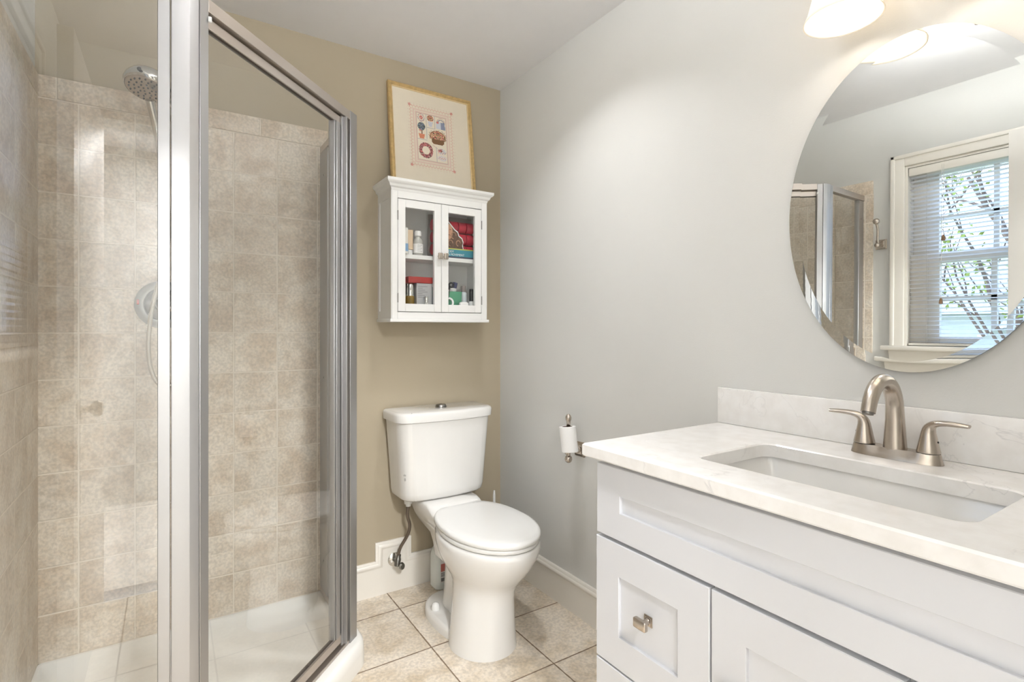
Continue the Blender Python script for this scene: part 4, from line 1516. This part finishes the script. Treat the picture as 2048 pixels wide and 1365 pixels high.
# scalloped edging
for i in range(0, AW - 6, 6):
    for yb in (3, AH - 4):
        s = 1 if yb == 3 else -1
        for k in range(7):
            px_(3 + i + k, yb + s * (3 - int(3 * math.sin(PI * k / 6))), PK)
        px_(3 + i, yb + s * 5, PK)
        px_(6 + i, yb - s * 3, (206, 186, 170))
for i in range(0, AH - 6, 6):
    for xb in (3, AW - 4):
        s = 1 if xb == 3 else -1
        for k in range(7):
            px_(xb + s * (3 - int(3 * math.sin(PI * k / 6))), 3 + i + k, PK)
        px_(xb + s * 5, 3 + i, PK)
        px_(xb - s * 3, 6 + i, (206, 186, 170))
for (x, y) in ((3, 3), (AW - 4, 3), (3, AH - 4), (AW - 4, AH - 4)):
    disc_(x, y, 2.5, 2.5, [PK2, PK])
for k in (10, 11, 14, 15):
    rect_(k, k, AW - 1 - k, AH - 1 - k, (226, 198, 184))
rect_(16, 16, AW - 17, AH - 17, (200, 180, 164))
# dividers (y up)
for y in range(58, AH - 16):
    px_(35, y, GY)
for x in range(36, AW - 17):
    if x < 52:
        px_(x, 80, GY)
for y in range(80, AH - 16):
    px_(52, y, GY)
for y in range(17, 46):
    px_(53, y, GY)
for x in range(17, 36):
    px_(x, 55, GY)
# cameo wreath
disc_(25, 97, 7, 8, [PK2, GY, (190, 160, 160)], 0.8, 0.55)
disc_(25, 97, 3.4, 4, [RD, PK2, PK])
# topiary
disc_(25, 80, 7.5, 8, [DG, BL, (150, 160, 160), (92, 96, 110), DG])
for y in range(66, 73):
    px_(25, y, BR)
    px_(26, y, BR)
for y in range(57, 66):
    hw_ = 4 + (y - 57) // 4
    for x in range(25 - hw_, 26 + hw_):
        px_(x, y, random.choice([(214, 132, 100), (222, 146, 112)]))
disc_(22, 72, 2, 2, [PK2])
# potted flowers
disc_(43.5, 99, 6.5, 6, [RD, PK2, CRM, GN, DG, (222, 130, 110)])
for y in range(83, 93):
    hw_ = 3 + (y - 83) // 4
    for x in range(43 - hw_, 44 + hw_):
        px_(x, y, random.choice([(216, 214, 216), (198, 198, 206)]))
# blue work box
for y in range(82, 96):
    for x in range(55, 74):
        if x + (y - 82) * 0.15 < 74:
            px_(x, y, (140, 146, 168) if x > 64 else (206, 208, 214))
for a in range(0, 181, 3):
    px_(65 + 8 * math.cos(math.radians(a)), 94 + 9 * math.sin(math.radians(a)), (200, 170, 150))
    px_(65 + 6 * math.cos(math.radians(a)), 94 + 6 * math.sin(math.radians(a)), BL)
disc_(58, 94, 2.5, 2, [PK2, RD])
# flower basket
disc_(57, 66, 17, 11, [RD, PK2, CRM, CRM, GN, DG, (70, 78, 58), (96, 100, 66), (216, 108, 104), (232, 160, 144), (200, 72, 84)])
for k in range(26):
    a = random.uniform(0, 2 * PI)
    px_(57 + 18 * math.cos(a), 67 + 12 * math.sin(a), DG)
for y in range(51, 61):
    for x in range(44, 71):
        if abs(x - 57) < 13 - max(0, 54 - y):
            px_(x, y, (BR, (160, 120, 80), (84, 58, 42))[(x // 2 + y) % 3])
for a in range(0, 181, 2):
    px_(57 + 16 * math.cos(math.radians(a)), 60 + 17 * math.sin(math.radians(a)), (150, 120, 84))
# wreath
disc_(32, 35, 14, 15, [DR, RD, PK2, DG, (150, 90, 96), (222, 150, 150), (92, 52, 56)], 0.95, 0.27)
# sachets
disc_(64, 38, 9, 6, [(206, 208, 210), GY, PK2, (214, 220, 220)], 0.85)
disc_(61, 39, 4, 3, [RD, PK2, DG])
disc_(64, 25, 10, 5.5, [(224, 216, 210), (214, 206, 204)], 0.9)
for x in range(57, 72):
    px_(x, 25 + 1.5 * math.sin(x * 1.3), PK2)
for k in range(14):
    px_(46 + k, 48 - k * 0.6, (200, 170, 160))
m = MB()
au0, av0, aw, ah = 0.093, 0.103, 0.234, 0.311
cl = m.bm.loops.layers.float_color.new('stitch')
for y in range(AH):
    for x in range(AW):
        c = G[y][x]
        if c is None:
            continue
        u0, v0 = au0 + aw * x / AW, av0 + ah * y / AH
        du, dv = aw / AW, ah / AH
        f = m.bm.faces.new([m.bm.verts.new(pp(a, b_, -0.0012)) for a, b_ in ((u0, v0), (u0 + du, v0), (u0 + du, v0 + dv), (u0, v0 + dv))])
        for lp in f.loops:
            lp[cl] = lin(c)
m.build('stitched_motifs', M['stitch'], pic, recalc=False)

# ------------------------------------------------------------------ toilet paper holder on the right wall
th_ = thing('toilet_paper_holder', (0, -0.655, 0.70), 'brushed nickel paper holder on the wall beside the vanity', 'paper holder')
m = MB()
for (h0, h1, z0) in ((0.029, 0.029, 0.0), ):
    rings = []
    for hh, d in ((0.030, 0.0), (0.030, 0.006), (0.026, 0.008), (0.025, 0.012), (0.018, 0.015)):
        rings.append([(-d, -0.640 - hh, 0.700 - hh), (-d, -0.640 + hh, 0.700 - hh), (-d, -0.640 + hh, 0.700 + hh), (-d, -0.640 - hh, 0.700 + hh)])
    m.loft(rings, True, True)
m.build('wall_plate', M['nickel'], th_, ang=20)
m = MB()
m.lathe([(0.016, 0.013), (0.012, 0.020), (0.009, 0.030), (0.009, 0.070)], (0, -0.640, 0.700), (-1, -0.12, 0), 20)
m.ball((-0.082, -0.655, 0.700), 0.013)
m.build('arm', M['nickel'], th_)
bar = MB().lathe([(0.0001, -0.060), (0.008, -0.058), (0.0135, -0.052), (0.0155, -0.044), (0.0135, -0.036), (0.008, -0.030), (0.0085, -0.020), (0.0085, 0.110), (0.0115, 0.116), (0.0125, 0.124), (0.010, 0.132), (0.005, 0.138), (0.0001, 0.139)],
                 (-0.082, -0.660, 0.717), (0, 0, 1), 24)
bar.build('bar', M['nickel'], th_)
axr = Vector((-0.06, 0.10, 1)).normalized()
tr_ = thing('toilet_paper_roll', (-0.082, -0.662, 0.722), 'nearly used-up white paper roll on the nickel holder', 'paper roll')
o = Vector((-0.080, -0.668, 0.704))
m = MB().lathe([(0.0215, 0.0), (0.0325, 0.0), (0.0335, 0.001), (0.0335, 0.101), (0.0325, 0.102), (0.0215, 0.102)], o, axr, 36)
m.build('paper', M['paper'], tr_)
MB().lathe([(0.0215, 0.0), (0.0215, 0.102), (0.0205, 0.102), (0.0205, 0.0), (0.0215, 0.0)], o, axr, 32).build('cardboard_core', M['card'], tr_)

# ------------------------------------------------------------------ vanity
VY0, VY1 = -1.325, -2.292
VXF = -0.530
van = thing('vanity_cabinet', (-0.27, (VY0 + VY1) / 2, 0), 'white shaker vanity cabinet under the quartz top', 'vanity')
m = MB()
m.box(-0.510, -0.001, VY0 - 0.018, VY0, 0.10, 0.880, 0.001, 1)
m.box(-0.510, -0.001, VY1, VY1 + 0.018, 0.10, 0.880, 0.001, 1)
m.box(-0.510, -0.001, VY1 + 0.018, VY0 - 0.018, 0.10, 0.118)
m.box(-0.012, -0.001, VY1 + 0.018, VY0 - 0.018, 0.118, 0.70)
for (y0, y1, z0, z1) in ((VY0 - 0.045, VY0 - 0.018, 0.118, 0.88), (VY1 + 0.018, VY1 + 0.045, 0.118, 0.88), (-1.675, -1.645, 0.118, 0.67), (-2.012, -1.980, 0.118, 0.67),
                         (VY1 + 0.045, VY0 - 0.045, 0.668, 0.70), (VY1 + 0.045, VY0 - 0.045, 0.84, 0.88), (-1.645, VY0 - 0.045, 0.36, 0.39), (VY1 + 0.045, -2.012, 0.36, 0.39)):
    m.box(-0.510, -0.490, y0, y1, z0, z1)
m.box(-0.45, -0.43, VY1 + 0.002, VY0 - 0.002, 0.0, 0.10)
m.box(-0.43, -0.02, VY0 - 0.02, VY0 - 0.002, 0.0, 0.10)
m.box(-0.43, -0.02, VY1 + 0.002, VY1 + 0.02, 0.0, 0.10)
m.build('carcass', M['vanity_white'], van)


def shaker(name, y0, y1, z0, z1, rail_y, rail_z, parent=van, dep=0.008):
    """frame-and-panel front facing -x between y0 (left) and y1 (right)"""
    m = MB()
    x0, x1 = VXF, VXF + 0.019
    a, b = min(y0, y1), max(y0, y1)

    def rc(x, dy, dz):
        return [(x, a + dy, z0 + dz), (x, b - dy, z0 + dz), (x, b - dy, z1 - dz), (x, a + dy, z1 - dz)]

    e = 0.0015
    m.loft([rc(x1, 0, 0), rc(x0 + e, 0, 0), rc(x0, e, e), rc(x0, rail_y - 0.001, rail_z - 0.001), rc(x0 + 0.001, rail_y, rail_z), rc(x0 + dep, rail_y, rail_z)], True, True)
    return m.build(name, M['vanity_white'], parent)


def knob(parent, y, z, vertical=False):
    m = MB()
    x = VXF + 0.008
    m.box(x - 0.003, x, y - 0.012, y + 0.012, z - 0.012, z + 0.012, 0.001, 2)
    m.box(x - 0.006, x - 0.003, y - 0.010, y + 0.010, z - 0.010, z + 0.010, 0.001, 2)
    m.lathe([(0.0085, 0.005), (0.006, 0.010), (0.006, 0.018), (0.008, 0.022)], (x, y, z), (-1, 0, 0), 18)
    hy, hz = (0.009, 0.016) if vertical else (0.0185, 0.0115)
    m.box(x - 0.034, x - 0.021, y - hy, y + hy, z - hz, z + hz, 0.004, 3)
    return m.build('knob', M['nickel'], parent)


shaker('false_front', VY0, VY1, 0.688, 0.863, 0.081, 0.067)
d1 = shaker('drawer', VY0 + 0.002, -1.657, 0.376, 0.679, 0.079, 0.079)
knob(d1, -1.4905, 0.534)
d2 = shaker('drawer', VY0 + 0.002, -1.657, 0.105, 0.371, 0.079, 0.079)
knob(d2, -1.4905, 0.240)
dd = shaker('cabinet_door', -1.662, -1.994, 0.105, 0.679, 0.076, 0.079)
knob(dd, -1.700, 0.50, True)
d3 = shaker('drawer', -1.999, VY1 - 0.0, 0.376, 0.679, 0.079, 0.079)
knob(d3, -2.145, 0.534)
d4 = shaker('drawer', -1.999, VY1 - 0.0, 0.105, 0.371, 0.079, 0.079)
knob(d4, -2.145, 0.240)

# quartz top with the sink opening
CZT, CZB = 0.913, 0.881
CY0, CY1 = -1.310, -2.310
ct = thing('countertop', (-0.28, -1.81, CZB), 'white veined quartz countertop with backsplash on the vanity', 'countertop')
SCX, SCY, SHX, SHY, SR = -0.313, -1.805, 0.137, 0.243, 0.030
inner = rrect(SCX, SCY, SHX, SHY, SR, 6)
k6 = 7
m = MB()


def ring_top(z, outer, inr, flip):
    vo = [m.bm.verts.new((x, y, z)) for x, y in outer]
    vi = [m.bm.verts.new((x, y, z)) for x, y in inr]
    for q in range(4):
        arc = vi[q * k6:(q + 1) * k6]
        f = [vo[q]] + arc[::-1]
        m.bm.faces.new(f)
        nq = (q + 1) % 4
        m.bm.faces.new((vo[q], vo[nq], vi[nq * k6], arc[-1]))
    return vo, vi


ex = 0.004


def outer_rect(d):
    x1_, x0_, y1_, y0_ = -0.0005, -0.566 + d, CY0 - d, CY1 + d
    return [(x1_, y1_), (x0_, y1_), (x0_, y0_), (x1_, y0_)]


inner_e = rrect(SCX, SCY, SHX + 0.003, SHY + 0.003, SR, 6)
to, ti = ring_top(CZT, outer_rect(ex), inner_e, False)
bo, bi = ring_top(CZB, outer_rect(ex), inner, True)
mo1 = [m.bm.verts.new((x, y, CZT - ex)) for x, y in outer_rect(0)]
mo0 = [m.bm.verts.new((x, y, CZB + ex)) for x, y in outer_rect(0)]
mi1 = [m.bm.verts.new((x, y, CZT - 0.003)) for x, y in inner]


def bridge(a, b):
    n = len(a)
    for i in range(n):
        j = (i + 1) % n
        m.bm.faces.new((a[i], a[j], b[j], b[i]))


bridge(to, mo1)
bridge(mo1, mo0)
bridge(mo0, bo)
bridge(ti, mi1)
bridge(mi1, bi)
m.build('slab', M['quartz'], ct, ang=30)
MB().box(-0.0205, -0.0005, CY1, CY0, CZT + 0.0003, 1.021, 0.002, 2).build('backsplash', M['quartz'], ct)

sk = thing('sink', (SCX, SCY, 0.74), 'white rectangular undermount sink in the quartz top', 'sink')
m = MB()
rings = []
for z, d, r in ((CZB - 0.0005, -0.020, 0.05), (CZB - 0.0005, -0.006, 0.035), (CZB - 0.006, -0.004, 0.034), (0.84, 0.004, 0.036), (0.79, 0.016, 0.045), (0.765, 0.030, 0.06), (0.753, 0.055, 0.06), (0.748, 0.10, 0.03)):
    rings.append([(x, y, z) for x, y in rrect(SCX, SCY, SHX - d, SHY - d, min(r, SHX - d - 0.003), 6)])
m.loft(rings, False, True)
m.build('basin', M['ceramic'], sk, ang=50)
MB().lathe([(0.022, 0.0), (0.021, 0.003), (0.012, 0.0035), (0.0001, 0.003)], (SCX, SCY, 0.7485), n=24).build('drain', M['nickel'], sk)

# faucet
FX, FY = -0.080, -1.808
fc = thing('faucet', (FX, FY, CZT), 'brushed nickel two-handle faucet behind the sink', 'faucet')
m = MB()


def stad(z, dy, dx_, neck):
    """long rounded base outline, waisted between the handles"""
    pts = []
    n = 48
    for k in range(n):
        a = 2 * PI * k / n
        c, s = math.cos(a), math.sin(a)
        y = math.copysign(abs(c) ** (2 / 3.0), c) * (0.089 - dy)
        x = math.copysign(abs(s) ** (2 / 2.2), s) * (0.030 - dx_)
        x *= 1.0 - neck * math.exp(-((abs(y) - 0.029) / 0.013) ** 2)
        pts.append((FX + x, FY + y, z))
    return pts


m.loft([stad(CZT + 0.0003, 0.0, 0.0, 0.05), stad(CZT + 0.003, 0.0005, 0.0005, 0.05), stad(CZT + 0.010, 0.0025, 0.0035, 0.12), stad(CZT + 0.018, 0.004, 0.006, 0.22), stad(CZT + 0.0228, 0.0052, 0.0075, 0.30)], True, True)
m.build('base_plate', M['nickel'], fc, ang=50)
sp_ = [Vector((FX, FY, CZT + 0.012)), Vector((FX, FY, CZT + 0.045)), Vector((FX, FY, CZT + 0.085)), Vector((FX - 0.002, FY, CZT + 0.115))]
arc = bez((FX - 0.002, FY, CZT + 0.115), (FX - 0.008, FY, CZT + 0.185), (FX - 0.100, FY, CZT + 0.205), (FX - 0.128, FY, CZT + 0.112), 18)
path = sp_ + arc[1:]
rad = [0.0235, 0.021, 0.0185, 0.0175] + [0.0172 - 0.0002 * i for i in range(18)]
rad = [(r, r) for r in rad]
m = MB().tube(path, rad, 24, True, flat=(0, 1, 0))
spt = m.build('spout', M['nickel'], fc, ang=50)
MB().lathe([(0.0105, -0.001), (0.0105, 0.004), (0.0001, 0.004)], path[-1], (path[-1] - path[-2]).normalized() * 1.0, 20).build('aerator', M['nickel_dark'], spt)
for s in (1, -1):
    hy = FY + s * 0.062
    m = MB().lathe([(0.0215, 0.024), (0.0215, 0.026), (0.0185, 0.040), (0.0155, 0.056), (0.0125, 0.070)], (FX, hy, CZT), (0, 0, 1), 24, cap0=True)
    lev = bez((FX, hy, CZT + 0.060), (FX, hy, CZT + 0.088), (FX - 0.004, hy + s * 0.012, CZT + 0.093), (FX - 0.010, hy + s * 0.072, CZT + 0.090), 12)
    rl = [(0.0135, 0.0135), (0.0132, 0.0132), (0.0125, 0.0125), (0.0115, 0.0112), (0.0108, 0.0095), (0.0102, 0.0082), (0.0098, 0.0072), (0.0095, 0.0064), (0.0092, 0.0058), (0.0090, 0.0053), (0.0086, 0.0050), (0.0082, 0.0046), (0.0070, 0.0035)]
    m.tube(lev, rl, 18, True, flat=(1, 0, 0))
    hn = m.build('handle', M['nickel'], fc, ang=50)
    MB().lathe([(0.0205, 0.0225), (0.0205, 0.0242)], (FX, hy, CZT), (0, 0, 1), 24, cap0=True, cap1=True).build('gasket', M['rubber'], hn)
    MB().lathe([(0.0022, 0.0), (0.0018, 0.001), (0.0001, 0.001)], (FX, hy + s * 0.0172, CZT + 0.048), (0, s, 0.15), 10).build('set_screw', M['rubber'], hn)

# ------------------------------------------------------------------ oval mirror
MY, MZ, MA, MBB = -1.808, 1.493, 0.277, 0.392
mir = thing('wall_mirror', (0, MY, MZ), 'large oval mirror without a frame on the wall above the faucet', 'mirror')
n = 128


def orng(d, x):
    return [(x, MY + (MA - d) * math.cos(2 * PI * k / n), MZ + (MBB - d) * math.sin(2 * PI * k / n)) for k in range(n)]


tiltm = Matrix.Translation((0, MY, MZ)) @ Matrix.Rotation(math.radians(0.5), 4, 'Y') @ Matrix.Translation((0, -MY, -MZ))
m = MB().loft([orng(0.0, -0.01245), orng(0.025, -0.0120)], False, True)
m.xform(tiltm)
m.build('mirror_glass', M['mirror'], mir, ang=0.5, smooth=False)
m = MB().loft([orng(0.0, -0.0124), orng(0.0, -0.0060), orng(0.03, -0.0055)], False, True)
m.xform(tiltm)
m.build('mirror_edge', M['mirror_back'], mir)

# ------------------------------------------------------------------ vanity light
vl = thing('vanity_light', (0, -1.95, 2.12), 'three-lamp vanity light with frosted bell shades above the mirror', 'wall lamp')
m = MB()
m.box(-0.022, -0.0005, -2.02, -1.88, 2.115, 2.215, 0.006, 3)
m.build('wall_plate', M['nickel'], vl)
MB().tube([(-0.05, -2.24, 2.165), (-0.05, -1.66, 2.165)], 0.009, 16).merge(MB().tube([(-0.02, -1.95, 2.165), (-0.055, -1.95, 2.165)], 0.010, 14).bm).build('cross_bar', M['nickel'], vl)
LX = -0.125
for ly in (-1.72, -1.95, -2.18):
    m = MB()
    m.tube(bez((-0.05, ly, 2.165), (-0.085, ly, 2.20), (LX, ly, 2.20), (LX, ly, 2.13), 10), 0.007, 12)
    m.lathe([(0.016, 0.0), (0.026, -0.004), (0.027, -0.022), (0.022, -0.034)], (LX, ly, 2.125), (0, 0, 1), 24, cap0=True)
    m.build('lamp_arm', M['nickel'], vl)
    pr = [(0.026, 2.112), (0.029, 2.100), (0.036, 2.075), (0.046, 2.045), (0.056, 2.010), (0.064, 1.975), (0.072, 1.945), (0.080, 1.926), (0.082, 1.922)]
    prof = pr + [(r - 0.003, z + 0.001) for r, z in pr[::-1]]
    sh = MB().lathe(prof, (LX, ly, 0), (0, 0, 1), 40).build('lamp_shade', M['shade_glass'], vl)
    MB().lathe([(0.012, 2.10), (0.013, 2.075), (0.022, 2.05), (0.028, 2.02), (0.026, 2.0), (0.016, 1.985), (0.0001, 1.98)], (LX, ly, 0), (0, 0, 1), 20).build('bulb', M['bulb'], sh)
    add_light('vanity_lamp', 'POINT', (LX, ly, 1.965), P_VANITY, WARM, vl, shadow_soft_size=0.02)

# ------------------------------------------------------------------ robe hook on the left wall
hy, hz = -1.025, 1.690
rh = thing('robe_hook', (XL, hy, hz), 'brushed nickel robe hook on the left wall beside the window', 'hook')
m = MB()
rings = []
for hh, d in ((0.026, 0.0), (0.026, 0.006), (0.022, 0.008), (0.021, 0.012), (0.014, 0.014)):
    rings.append([(XL + d, hy - hh, hz - hh), (XL + d, hy + hh, hz - hh), (XL + d, hy + hh, hz + hh), (XL + d, hy - hh, hz + hh)])
m.loft(rings, True, True)
m.build('wall_plate', M['nickel'], rh, ang=20)
m = MB()
m.tube([(XL + 0.012, hy, hz), (XL + 0.045, hy, hz - 0.004)], 0.009, 14)
m.tube(bez((XL + 0.040, hy, hz), (XL + 0.055, hy, hz + 0.04), (XL + 0.03, hy, hz + 0.07), (XL + 0.060, hy, hz + 0.105), 12), 0.006, 12)
m.ball((XL + 0.064, hy, hz + 0.118), 0.016)
m.ball((XL + 0.052, hy, hz - 0.008), 0.013)
m.build('hook_arm', M['nickel'], rh)
